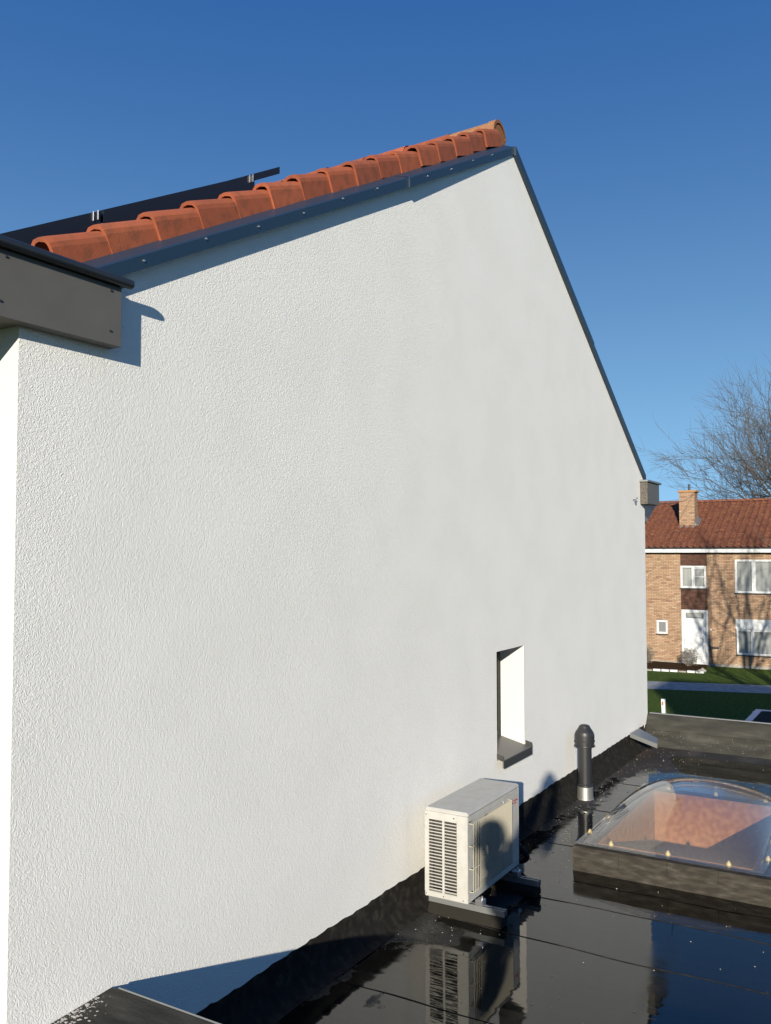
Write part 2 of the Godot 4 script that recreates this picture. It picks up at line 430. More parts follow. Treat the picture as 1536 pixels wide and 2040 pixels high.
func pantile(prof: Array, length: float, lift: float, drop: float, flare: float, th: float) -> MB:
	var b := MB.new()
	var rows := [[0.0, lift, flare], [0.03, lift - 0.001, flare * 0.9], [length, -drop, 0.0]]
	for i in prof.size() - 1:
		for r in 2:
			var q := []; var q2 := []
			for e in [[i, r], [i + 1, r], [i + 1, r + 1], [i, r + 1]]:
				var p = prof[e[0]]; var w = rows[e[1]]
				var x: float = p[0] + w[2] * (1.0 if p[0] > -0.03 else 0.0)
				var nn: float = p[1] + w[1]
				q.append(Vector3(x, nn, -w[0]))
				var e0 = prof[maxi(e[0] - 1, 0)]; var e1 = prof[mini(e[0] + 1, prof.size() - 1)]
				var t := Vector2(e1[0] - e0[0], e1[1] - e0[1]).normalized()
				var inn := Vector2(t.y, -t.x)
				if inn.dot(Vector2(-0.15, -0.12) - Vector2(p[0], p[1])) < 0 and p[0] > -0.12: inn = -inn
				if p[0] <= -0.12: inn = Vector2(0, -1)
				q2.append(Vector3(x + inn.x * th, nn + inn.y * th, -w[0]))
			var mid: Vector3 = (q[0] + q[1] + q[2] + q[3]) / 4.0 - (q2[0] + q2[1] + q2[2] + q2[3]) / 4.0
			b.quad(q[0], q[1], q[2], q[3], mid)
			b.quad(q2[0], q2[1], q2[2], q2[3], -mid)
			if r == 0: b.quad(q[0], q[1], q2[1], q2[0], Vector3(0, 0, 1))
			if i == 0: b.quad(q[0], q[3], q2[3], q2[0], Vector3(0, -1, 0))
	return b

func white_house() -> void:
	var h := thing("white_house", "white rendered house with a bare gable wall and red verge tiles", "house", Vector3(-4, GY, -4.3))
	# gable wall with a ragged lower edge and one window opening
	var zs := []
	for i in 220: zs.append(-0.04 * i)
	zs.append_array([-0.06, -0.475, -0.48, -4.205, -4.757, ZA, -8.59])
	zs.sort(); zs.reverse()
	while zs[-1] < -8.595: zs.pop_back()
	var low := func(z: float) -> float:
		if z > -0.07: return GY
		if z > -0.478: return 0.44
		return 0.222 + 0.004 * sin(z * 9.0) * sin(z * 2.3 + 1.0) + 0.0035 * sin(z * 41.0) + 0.002 * sin(z * 83.0)
	var b := MB.new()
	var X := Vector3.RIGHT
	for i in zs.size() - 1:
		var z0: float = zs[i]; var z1: float = zs[i + 1]
		if absf(z0 - z1) < 1e-4: continue
		var t0 := verge_y(z0) + 0.03; var t1 := verge_y(z1) + 0.03
		var l0: float = low.call(z0 - 0.0005); var l1: float = low.call(z1 + 0.0005)
		if z0 <= -4.2 and z1 >= -4.76:
			b.quad(Vector3(0, l0, z0), Vector3(0, 0.66, z0), Vector3(0, 0.66, z1), Vector3(0, l1, z1), X)
			b.quad(Vector3(0, 1.478, z0), Vector3(0, t0, z0), Vector3(0, t1, z1), Vector3(0, 1.478, z1), X)
		else:
			b.quad(Vector3(0, l0, z0), Vector3(0, t0, z0), Vector3(0, t1, z1), Vector3(0, l1, z1), X)
		if z0 < -0.47: b.quad(Vector3(0, l0, z0), Vector3(0, l1, z1), Vector3(-0.035, l1, z1), Vector3(-0.035, l0, z0), Vector3.DOWN)
	obj("gable_wall", b, M.stucco, h)
	b = MB.new()
	b.box(Vector3(-0.3, GY, -0.02), Vector3(-0.037, 0.5, -8.57))
	obj("wall_base", b, M.joint, h)
	b = MB.new()
	b.quad(Vector3(0, GY, 0), Vector3(0, 3.2, 0), Vector3(-8, 3.2, 0), Vector3(-8, GY, 0), Vector3.BACK)
	obj("front_wall", b, M.plaster, h)
	b = MB.new()
	b.quad(Vector3(0, GY, -8.59), Vector3(0, 3.08, -8.59), Vector3(-8, 3.08, -8.59), Vector3(-8, GY, -8.59), Vector3.FORWARD)
	b.prism([Vector3(-8, GY, 0), Vector3(-8, 3.2, 0), Vector3(-8, 5.5, ZA), Vector3(-8, 3.08, -8.59), Vector3(-8, GY, -8.59)], Vector3(-0.05, 0, 0))
	obj("rear_wall", b, M.plaster, h)
	# window: reveals, frame, pane, sill
	b = MB.new()
	var wz0 := -4.205; var wz1 := -4.757; var wy0 := 0.66; var wy1 := 1.478; var wd := -0.222
	b.quad(Vector3(0, wy0, wz1), Vector3(0, wy1, wz1), Vector3(wd, wy1, wz1), Vector3(wd, wy0, wz1), Vector3.BACK)
	b.quad(Vector3(0, wy0, wz0), Vector3(0, wy1, wz0), Vector3(wd, wy1, wz0), Vector3(wd, wy0, wz0), Vector3.FORWARD)
	b.quad(Vector3(0, wy1, wz0), Vector3(0, wy1, wz1), Vector3(wd, wy1, wz1), Vector3(wd, wy1, wz0), Vector3.DOWN)
	obj("window_reveal", b, M.plaster, h)
	var wf := MB.new()
	for q in [[wy0 + 0.06, wy0 + 0.12, wz0, wz1], [wy1 - 0.06, wy1 - 0.002, wz0, wz1], [wy0 + 0.12, wy1 - 0.06, wz0 - 0.002, wz0 - 0.06], [wy0 + 0.12, wy1 - 0.06, wz1 + 0.06, wz1 + 0.002]]:
		wf.cbox(Vector3(wd - 0.05, q[0], q[2]), Vector3(wd + 0.012, q[1], q[3]), 0.004)
	var win := obj("window", wf, M.window_grey, h)
	b = MB.new(); b.box(Vector3(wd - 0.025, wy0 + 0.12, wz0 - 0.06), Vector3(wd - 0.019, wy1 - 0.06, wz1 + 0.06))
	obj("pane", b, M.pane, win)
	b = MB.new()
	b.prism([Vector3(wd, 0.705, -4.20), Vector3(wd, 0.735, -4.20), Vector3(0.052, 0.668, -4.20), Vector3(0.055, 0.664, -4.20), Vector3(0.055, 0.612, -4.20), Vector3(0.047, 0.608, -4.20), Vector3(0.047, 0.658, -4.20), Vector3(0.0, 0.672, -4.20)], Vector3(0, 0, -0.572))
	var sill := obj("window_sill", b, M.sill_grey, h)
	b = MB.new(); b.cbox(Vector3(0.0555, 0.606, -4.199), Vector3(0.0595, 0.666, -4.775), 0.001)
	obj("drip_edge", b, M.window_grey, sill)
	for z in [-4.2, -4.775]:
		b = MB.new()
		b.prism([Vector3(wd + 0.02, 0.735, z), Vector3(wd + 0.02, 0.762, z), Vector3(0.053, 0.697, z), Vector3(0.058, 0.662, z)], Vector3(0, 0, -0.009))
		obj("end_upstand", b, M.window_grey, sill)
	# verge flashing, near slope in two lengths, far slope in two
	var pts := func(z: float, ox: float) -> Array:
		var y := verge_y(z)
		return [Vector3(0.004, y, z), Vector3(ox, y - 0.004, z), Vector3(ox, y + 0.055, z), Vector3(ox - 0.010, y + 0.062, z), Vector3(-0.098, y + 0.105, z), Vector3(-0.104, y + 0.165, z)]
	for L in [[-0.30, -2.80, 0.046, 0.046], [-2.78, ZA, 0.056, 0.012]]:
		b = MB.new()
		var a: Array = pts.call(L[0], L[2]); var c: Array = pts.call(L[1], L[3])
		for i in a.size() - 1: b.quad(a[i], a[i + 1], c[i + 1], c[i], Vector3(1, 0.2, 0) if i > 0 else Vector3.DOWN)
		b.quad(a[1], a[2], a[3], a[0], Vector3.BACK); b.quad(c[1], c[2], c[3], c[0], Vector3.FORWARD)
		var fl := obj("verge_flashing", b, M.navy_metal, h)
		var z: float = L[0] - 0.25
		while z > L[1] + 0.1:
			var s := MB.new()
			var sx := lerpf(L[2], L[3], (z - L[0]) / (L[1] - L[0]))
			var yy := verge_y(z) + (0.046 if int(z * 7.0) % 2 == 0 else 0.03)
			s.tube(PackedVector3Array([Vector3(sx, yy, z), Vector3(sx + 0.005, yy, z)]), PackedFloat32Array([0.007, 0.005]), 6)
			obj("screw", s, M.alu, fl)
			z -= 0.37
	for L in [[ZA - 0.001, -6.6, 0.03, 0.036], [-6.58, -8.56, 0.028, 0.03]]:
		b = MB.new()
		var up := 0.062
		var q := []
		for z in [L[0], L[1]]:
			var ox: float = L[2] if z == L[0] else L[3]
			var y := verge_y(z)
			q.append_array([Vector3(-0.12, y, z), Vector3(ox, y - 0.012, z), Vector3(ox, y + up, z), Vector3(-0.12, y + up + 0.02, z)])
		b.hexa(q)
		obj("verge_flashing", b, M.navy_metal, h)
	# roof: deck with verge tiles, field tiles and ridge tiles
	b = MB.new()
	b.prism([Vector3(-0.06, flap_y(0.1) - 0.14, 0.1), Vector3(-0.06, flap_y(ZA) - 0.12, ZA), Vector3(-0.06, 3.10, -8.7), Vector3(-0.06, 3.0, -8.7), Vector3(-0.06, 5.35, ZA), Vector3(-0.06, 3.1, 0.1)], Vector3(-7.9, 0, 0))
	var roof := obj("roof", b, M.joint, h)
	var prof := [[0.0, -0.088], [0.0, -0.04], [0.0, 0.012], [-0.004, 0.032], [-0.018, 0.050], [-0.045, 0.060], [-0.075, 0.055], [-0.105, 0.032], [-0.14, 0.010], [-0.22, 0.0]]
	var vm := []
	for i in 4: vm.append(pantile(prof, 0.335, 0.020, 0.012, 0.010, 0.016).mesh(M["clay%d" % i]))
	var ang := atan(0.526)
	for i in 16:
		var z := -0.193 - 0.267 * i
		var o := put("verge_tile", vm[[0, 2, 0, 1, 0, 2, 1, 0, 3, 1, 0, 1, 3, 1, 3, 1][i]], roof)
		o.global_position = Vector3(-0.072 + rng.randf_range(-0.006, 0.006), flap_y(z) + 0.030 + rng.randf_range(-0.004, 0.004), z)
		o.rotation = Vector3(ang + rng.randf_range(-0.012, 0.012), rng.randf_range(-0.012, 0.012), rng.randf_range(-0.03, 0.03))
	var field := MB.new()
	for side in 2:
		var kk := 0.526 if side == 0 else 0.608
		for r in 15:
			for cidx in 38:
				var x0 := -0.27 - 0.205 * cidx
				var wave := [[0.0, 0.0], [-0.07, 0.0], [-0.10, 0.03], [-0.14, 0.055], [-0.18, 0.035], [-0.205, 0.0]]
				var za: float; var zb: float; var ya: float; var yb: float
				if side == 0:
					za = -0.19 - 0.267 * r; zb = za - 0.30; ya = flap_y(za) + 0.052; yb = flap_y(zb) + 0.02
				else:
					za = -8.6 + 0.262 * r; zb = za + 0.30; ya = 3.14 + kk * (za + 8.6) + 0.03; yb = 3.14 + kk * (zb + 8.6)
				for w in 5:
					var p = wave[w]; var q = wave[w + 1]
					field.quad(Vector3(x0 + p[0], ya + p[1], za), Vector3(x0 + q[0], ya + q[1], za), Vector3(x0 + q[0], yb + q[1], zb), Vector3(x0 + p[0], yb + p[1], zb), Vector3.UP)
				field.quad(Vector3(x0, ya, za), Vector3(x0 - 0.205, ya, za), Vector3(x0 - 0.205, ya - 0.03, za), Vector3(x0, ya - 0.03, za), Vector3(0, 0, 1 if side == 0 else -1))
	tag(obj("field_tiles", field, M.clay1, roof), "", "", "", "stuff")
	# ridge
	for i in 9:
		var x0 := -0.11 - 0.42 * i
		b = MB.new()
		var rr := 0.118 if i > 0 else 0.124
		var ridge := Vector3(0, 5.655, ZA + 0.03)
		for j in 10:
			var a0 := PI * (j / 10.0) ; var a1 := PI * ((j + 1) / 10.0)
			var d0 := Vector3(0, sin(a0), cos(a0)); var d1 := Vector3(0, sin(a1), cos(a1))
			var dn := Vector3(0, -0.06, 0)
			b.quad(ridge + d0 * rr + X * x0, ridge + d1 * rr + X * x0, ridge + d1 * (rr - 0.012) + X * (x0 - 0.45), ridge + d0 * (rr - 0.012) + X * (x0 - 0.45), d0 + d1)
			if i == 0:
				b.tri(ridge + dn + X * (x0 + 0.004), ridge + d0 * (rr - 0.004) + X * (x0 + 0.004), ridge + d1 * (rr - 0.004) + X * (x0 + 0.004), X)
				b.quad(ridge + d0 * (rr + 0.006) + X * (x0 + 0.012), ridge + d1 * (rr + 0.006) + X * (x0 + 0.012), ridge + d1 * (rr - 0.02) + X * (x0 + 0.012), ridge + d0 * (rr - 0.02) + X * (x0 + 0.012), X)
				b.quad(ridge + d0 * (rr + 0.006) + X * (x0 + 0.012), ridge + d1 * (rr + 0.006) + X * (x0 + 0.012), ridge + d1 * (rr + 0.006) + X * (x0 - 0.05), ridge + d0 * (rr + 0.006) + X * (x0 - 0.05), d0 + d1)
		if i == 0:
			for s in [-1.0, 1.0]:
				b.quad(ridge + Vector3(x0 + 0.006, 0, s * rr), ridge + Vector3(x0 + 0.006, -0.07, s * rr), ridge + Vector3(x0 + 0.006, -0.07, 0), ridge + Vector3(x0 + 0.006, 0, 0), X)
		obj("ridge_tile", b, M.mossy_clay if i == 0 else M["clay%d" % (i % 4)], roof)
	# near eave box with its bead
	b = MB.new()
	b.cbox(Vector3(0.003, 3.05, -0.42), Vector3(0.062, 3.289, 0.55), 0.002)
	b.box(Vector3(-8, 3.052, 0.004), Vector3(0.001, 3.285, 0.545))
	var eb := obj("eave_box", b, M.grey_panel, h)
	b = MB.new()
	b.tube(PackedVector3Array([Vector3(0.080, 3.307, 0.56), Vector3(0.080, 3.307, -0.452), Vector3(0.080, 3.307, -0.458)]), PackedFloat32Array([0.0195, 0.0195, 0.013]), 14)
	b.box(Vector3(-0.02, 3.291, 0.55), Vector3(0.075, 3.299, -0.43))
	obj("gutter_bead", b, M.dark_bead, eb)
	for q in [[3.265, -0.367], [3.105, -0.365], [3.265, 0.10], [3.105, 0.12]]:
		b = MB.new(); b.tube(PackedVector3Array([Vector3(0.062, q[0], q[1]), Vector3(0.066, q[0], q[1])]), PackedFloat32Array([0.006, 0.0035]), 8)
		obj("screw", b, M.dark_bead, eb)
	# far eave box
	b = MB.new()
	b.cbox(Vector3(0.002, 2.80, -8.40), Vector3(0.085, 3.05, -8.95), 0.003)
	b.box(Vector3(-8, 2.802, -8.60), Vector3(0.0, 3.045, -8.94))
	eb = obj("eave_box", b, M.grey_panel, h)
	b = MB.new(); b.cbox(Vector3(0.003, 2.795, -8.396), Vector3(0.088, 3.052, -8.385), 0.002)
	tag(obj("end_panel", b, M.weathered_panel, eb), "streaked end panel of the far eave box")
	b = MB.new(); b.cbox(Vector3(-0.03, 3.054, -8.36), Vector3(0.105, 3.080, -9.0), 0.006)
	obj("zinc_edge", b, M.zinc, eb)

func solar_panels() -> void:
	var y := func(z: float) -> float: return flap_y(z) + 0.188
	var k := 0
	for L in [[0.16, -0.84], [-0.86, -1.98]]:
		var t := thing("solar_panel", ["black solar panel lying lowest on the red tiled roof, next to the gutter", "black solar panel higher up the red tiled roof with a rail sticking out above it"][k], "solar panel", Vector3(-1.4, y.call(L[1]), L[1]), "solar panels on the tiled roof")
		var b := MB.new()
		var th := Vector3(0, -0.03, 0)
		var p := [Vector3(-0.55, y.call(L[0]), L[0]), Vector3(-2.3, y.call(L[0]), L[0]), Vector3(-2.3, y.call(L[1]), L[1]), Vector3(-0.55, y.call(L[1]), L[1])]
		b.hexa([p[0], p[1], p[2], p[3], p[0] + th, p[1] + th, p[2] + th, p[3] + th])
		obj("frame", b, M.black_panel, t)
		b = MB.new()
		var up := Vector3(0, 0.002, 0.001)
		var c: Vector3 = (p[0] + p[2]) / 2.0
		b.quad(c + (p[0] - c) * 0.96 + up, c + (p[1] - c) * 0.96 + up, c + (p[2] - c) * 0.96 + up, c + (p[3] - c) * 0.96 + up, Vector3.UP)
		obj("glass", b, M.black_glass, t)
		b = MB.new()
		var sk := Vector3(0.004, -0.13, 0)
		b.hexa([p[0] + th, p[3] + th, p[3] + sk, p[0] + sk, p[0] + th - Vector3(0.01, 0, 0), p[3] + th - Vector3(0.01, 0, 0), p[3] + sk - Vector3(0.01, 0, 0), p[0] + sk - Vector3(0.01, 0, 0)])
		obj("side_skirt", b, M.black_panel, t)
		for z in [L[1] + 0.05]:
			for e in [0.0, 0.028]:
				b = MB.new(); b.cbox(Vector3(-0.549, y.call(z - e) - 0.04, z - e), Vector3(-0.543, y.call(z - e) + 0.006, z - e - 0.006), 0.001)
				obj("clamp", b, M.alu, t)
		k += 1
	var b := MB.new()
	for x in [-0.62, -2.1]:
		var a := Vector3(x, y.call(0.1) - 0.085, 0.1); var e := Vector3(x, y.call(-2.26) - 0.03, -2.26)
		b = MB.new()
		var w := Vector3(0.04, 0, 0); var u := Vector3(0, 0.044, 0)
		b.hexa([a, a + w, a + w + u, a + u, e, e + w, e + w + u, e + u])
		tag(obj("mounting_rail", b, M.black_panel), "black mounting rail under the solar panels, %s the roof verge" % ("near" if x > -1 else "far from"), "rail", "solar mounting rails")

# ---------------------------------------------------------------- the flat roof
func flat_roof() -> void:
	var t := thing("flat_roof_annex", "low flat roofed annex with wet black felt along the white gable", "annex", Vector3(3, GY, -4.5))
	var hx0 := 0.66; var hx1 := 1.89; var hz0 := -4.12; var hz1 := -5.94
	# deck and outer walls
	var b := MB.new()
	for r in [[0.0, 6.0, -0.06, hz0], [0.0, hx0, hz0, hz1], [hx1, 6.0, hz0, hz1], [0.0, 6.0, hz1, -8.84]]:
		b.box(Vector3(r[0] - 0.03, -0.25, r[2]), Vector3(r[1], -0.012, r[3]))
	obj("deck", b, M.joint, t)
	b = MB.new()
	b.box(Vector3(0.0, GY, -8.6), Vector3(6.0, -0.26, -8.83)); b.box(Vector3(5.8, GY, -0.1), Vector3(6.0, -0.26, -8.59)); b.box(Vector3(0.0, GY, -0.07), Vector3(5.79, -0.26, -0.25))
	obj("outer_wall", b, M.neighbour_brick, t)
	# felt laid in sheets across the roof, each lapping over the next with a small step
	var edges := [-0.40, -0.92, -1.90, -2.88, -3.50, -4.55, -5.55, -6.55, -7.45, -8.40]
	for i in edges.size() - 1:
		b = MB.new()
		var z0: float = edges[i]; var z1: float = edges[i + 1] - 0.01
		var cuts := [z0]
		for q in [hz0, hz1]:
			if q < z0 and q > z1: cuts.append(q)
		cuts.append(z1)
		for s in cuts.size() - 1:
			var a: float = cuts[s]; var c: float = cuts[s + 1]
			var spans := [[-0.03, 4.4]]
			if (a + c) / 2 < hz0 and (a + c) / 2 > hz1: spans = [[-0.03, hx0], [hx1, 4.4]]
			for sp in spans:
				if cuts.size() == 2 and spans.size() == 2 and sp[0] > 1.0:
					obj("felt_sheet", b, M.felt_wet, t); b = MB.new()
				var ts := 12
				for w in ts:                          # slightly wandering lap edge
					var xa: float = lerpf(sp[0], sp[1], w / float(ts)); var xb: float = lerpf(sp[0], sp[1], (w + 1) / float(ts))
					var wob := func(x: float) -> float: return 0.012 * sin(x * 3.1 + i * 2.0) + 0.006 * sin(x * 9.0 + i)
					var ca: float = c + (wob.call(xa) if s == cuts.size() - 2 else 0.0); var cb: float = c + (wob.call(xb) if s == cuts.size() - 2 else 0.0)
					var aa: float = a + (wob.call(xa) * 0.0); var ab := aa
					var ya := lerpf(-0.004, 0.0, (z0 - a) / (z0 - z1)); var yc := lerpf(-0.004, 0.0, (z0 - c) / (z0 - z1))
					var P := [Vector3(xa, ya, aa), Vector3(xb, ya, ab), Vector3(xb, yc, cb), Vector3(xa, yc, ca)]
					var U := []
					for q in P: U.append(Vector2(q.x / 4.5, -q.z / 9.0))
					b.quv(P, U, Vector3.UP)
					if s == cuts.size() - 2:
						var e0: Vector3 = P[3] + Vector3(0, -0.006, -0.013); var e1: Vector3 = P[2] + Vector3(0, -0.006, -0.013)
						b.quv([P[3], P[2], e1, e0], [U[3], U[2], U[2], U[3]], Vector3(0, 0.5, -1))
		var sheet := obj("felt_sheet", b, M.felt_wet, t)
		if i < edges.size() - 2:                     # bitumen squeezed out along the lap
			for sp in ([[0.05, hx0 - 0.05], [hx1 + 0.05, 4.3]] if z1 < hz0 and z1 > hz1 else [[0.05, 4.3]]):
				var bead := MB.new()
				var n2 := int((sp[1] - sp[0]) / 0.05)
				for w in n2:
					var q := []
					for e in 2:
						var x := lerpf(sp[0], sp[1], (w + e) / float(n2))
						var zc := z1 - 0.004 + 0.012 * sin(x * 3.1 + i * 2.0) + 0.006 * sin(x * 9.0 + i)
						var wd := (0.004 + 0.004 * absf(sin(x * 7.3 + i)) * absf(sin(x * 2.9))) * (1.0 - 0.8 * smoothstep(0.3, 1.0, sin(x * 6.1 + i * 1.7) + sin(x * 2.3 + i)))
						for o in [[1.0, -0.002], [0.4, 0.0028], [-0.4, 0.0026], [-1.0, -0.006]]: q.append(Vector3(x, o[1], zc + o[0] * wd))
					for e in 3: bead.quad(q[e], q[e + 1], q[e + 5], q[e + 4], Vector3.UP)
				obj("lap_bead", bead, M.felt_dry, sheet)
	# upstand against the gable: lapped felt strips with a cant at the foot
	var z := -0.47
	var k := 0
	while z > -8.4:
		var l := 1.02
		var e := maxf(z - l, -8.45)
		b = MB.new()
		var o := 0.0025 * (k % 2)
		var n := 6
		for j in n:
			var za := lerpf(z, e - 0.02, j / float(n)); var zb := lerpf(z, e - 0.02, (j + 1) / float(n))
			var pr := func(zz: float) -> Array:
				var wv := 0.0025 * sin(zz * 5.0) + 0.0015 * sin(zz * 13.0)
				return [Vector3(-0.030 + o, 0.26, zz), Vector3(-0.022 + o + wv * 0.5, 0.12, zz), Vector3(-0.012 + o, 0.065 + wv, zz), Vector3(0.035 + o + wv, 0.018, zz), Vector3(0.085 + wv, 0.0015 + o * 0.5, zz)]
			var pa: Array = pr.call(za); var pb: Array = pr.call(zb)
			for w in 4: b.quad(pa[w], pa[w + 1], pb[w + 1], pb[w], Vector3(1, 1, 0))
		obj("upstand_strip", b, M.felt_dry, t)
		z = e; k += 1
	# near parapet
	b = MB.new()
	b.prism([Vector3(0.002, -0.01, -0.46), Vector3(0.002, 0.525, -0.476), Vector3(0.002, 0.536, -0.468), Vector3(0.002, 0.528, -0.30), Vector3(0.002, 0.520, -0.07), Vector3(0.002, -0.3, -0.07)], Vector3(5.99, 0, 0))
	var pp := obj("near_parapet", b, M.felt_old, t)
	b = MB.new()
	b.cbox(Vector3(0.03, 0.530, -0.480), Vector3(5.9, 0.5395, -0.474), 0.002)
	obj("edge_strip", b, M.zinc, pp)
	# far parapet: sloped face in two lapped bands
	b = MB.new()
	b.prism([Vector3(0.001, -0.01, -8.36), Vector3(0.001, 0.02, -8.385), Vector3(0.001, 0.185, -8.49), Vector3(0.001, 0.16, -8.84), Vector3(0.001, -0.26, -8.84)], Vector3(5.99, 0, 0))
	pp = obj("far_parapet", b, M.felt_old, t)
	b = MB.new()
	b.prism([Vector3(0.003, 0.165, -8.470), Vector3(0.003, 0.172, -8.466), Vector3(0.003, 0.322, -8.568), Vector3(0.003, 0.336, -8.585), Vector3(0.003, 0.336, -8.62), Vector3(0.003, 0.30, -8.86), Vector3(0.003, 0.16, -8.87)], Vector3(5.98, 0, 0))
	obj("coping", b, M.felt_old, pp)
	b = MB.new()
	b.cbox(Vector3(0.02, 0.334, -8.588), Vector3(5.9, 0.346, -8.61), 0.003)
	obj("edge_strip", b, M.zinc, pp)
	# loose grit and droppings
	var mm := MultiMesh.new(); mm.transform_format = MultiMesh.TRANSFORM_3D
	var gb := MB.new(); gb.blob(Vector3.ZERO, Vector3(1, 0.6, 1), 0.5, rng); mm.mesh = gb.mesh(M.grit)
	var tr := []
	for i in 620:
		var zz := rng.randf_range(-1.2, -8.3)
		var xx := absf(rng.randfn(0.0, 0.28)) + 0.06
		if i % 3 == 0: xx = rng.randf_range(0.1, 2.6)
		if xx > 0.6 and xx < 1.95 and zz < -4.03 and zz > -6.03: continue
		if zz > -2.3 and xx < 0.5: continue
		var s := rng.randf_range(0.0018, 0.005) * (2.2 if rng.randf() < 0.04 else 1.0)
		tr.append(Transform3D(Basis(Vector3.UP, rng.randf() * TAU).scaled(Vector3.ONE * s), Vector3(xx, 0.001, zz)))
	for i in 160:
		var s := rng.randf_range(0.0015, 0.005)
		var xx := rng.randf_range(0.02, 2.4); var f := rng.randf()
		tr.append(Transform3D(Basis(Vector3.UP, rng.randf() * TAU).scaled(Vector3.ONE * s), Vector3(xx, 0.02 + f * 0.15, -8.385 - f * 0.09)))
	for i in 300:
		var s := pow(rng.randf(), 2.5) * 0.007 + 0.001
		var zz := rng.randf_range(-0.465, -0.12)
		tr.append(Transform3D(Basis(Vector3.UP, rng.randf() * TAU).scaled(Vector3(s * rng.randf_range(0.7, 2.0), s * 0.5, s)), Vector3(absf(rng.randfn(0, 0.045)) + 0.004, 0.520 + (-0.07 - zz) * 0.036, zz)))
	mm.instance_count = tr.size()
	for i in tr.size(): mm.set_instance_transform(i, tr[i])
	var mi := MultiMeshInstance3D.new(); mi.multimesh = mm; mi.name = "loose_grit"; add_child(mi)
	tag(mi, "pale loose grit scattered over the black roof felt", "grit", "", "stuff")

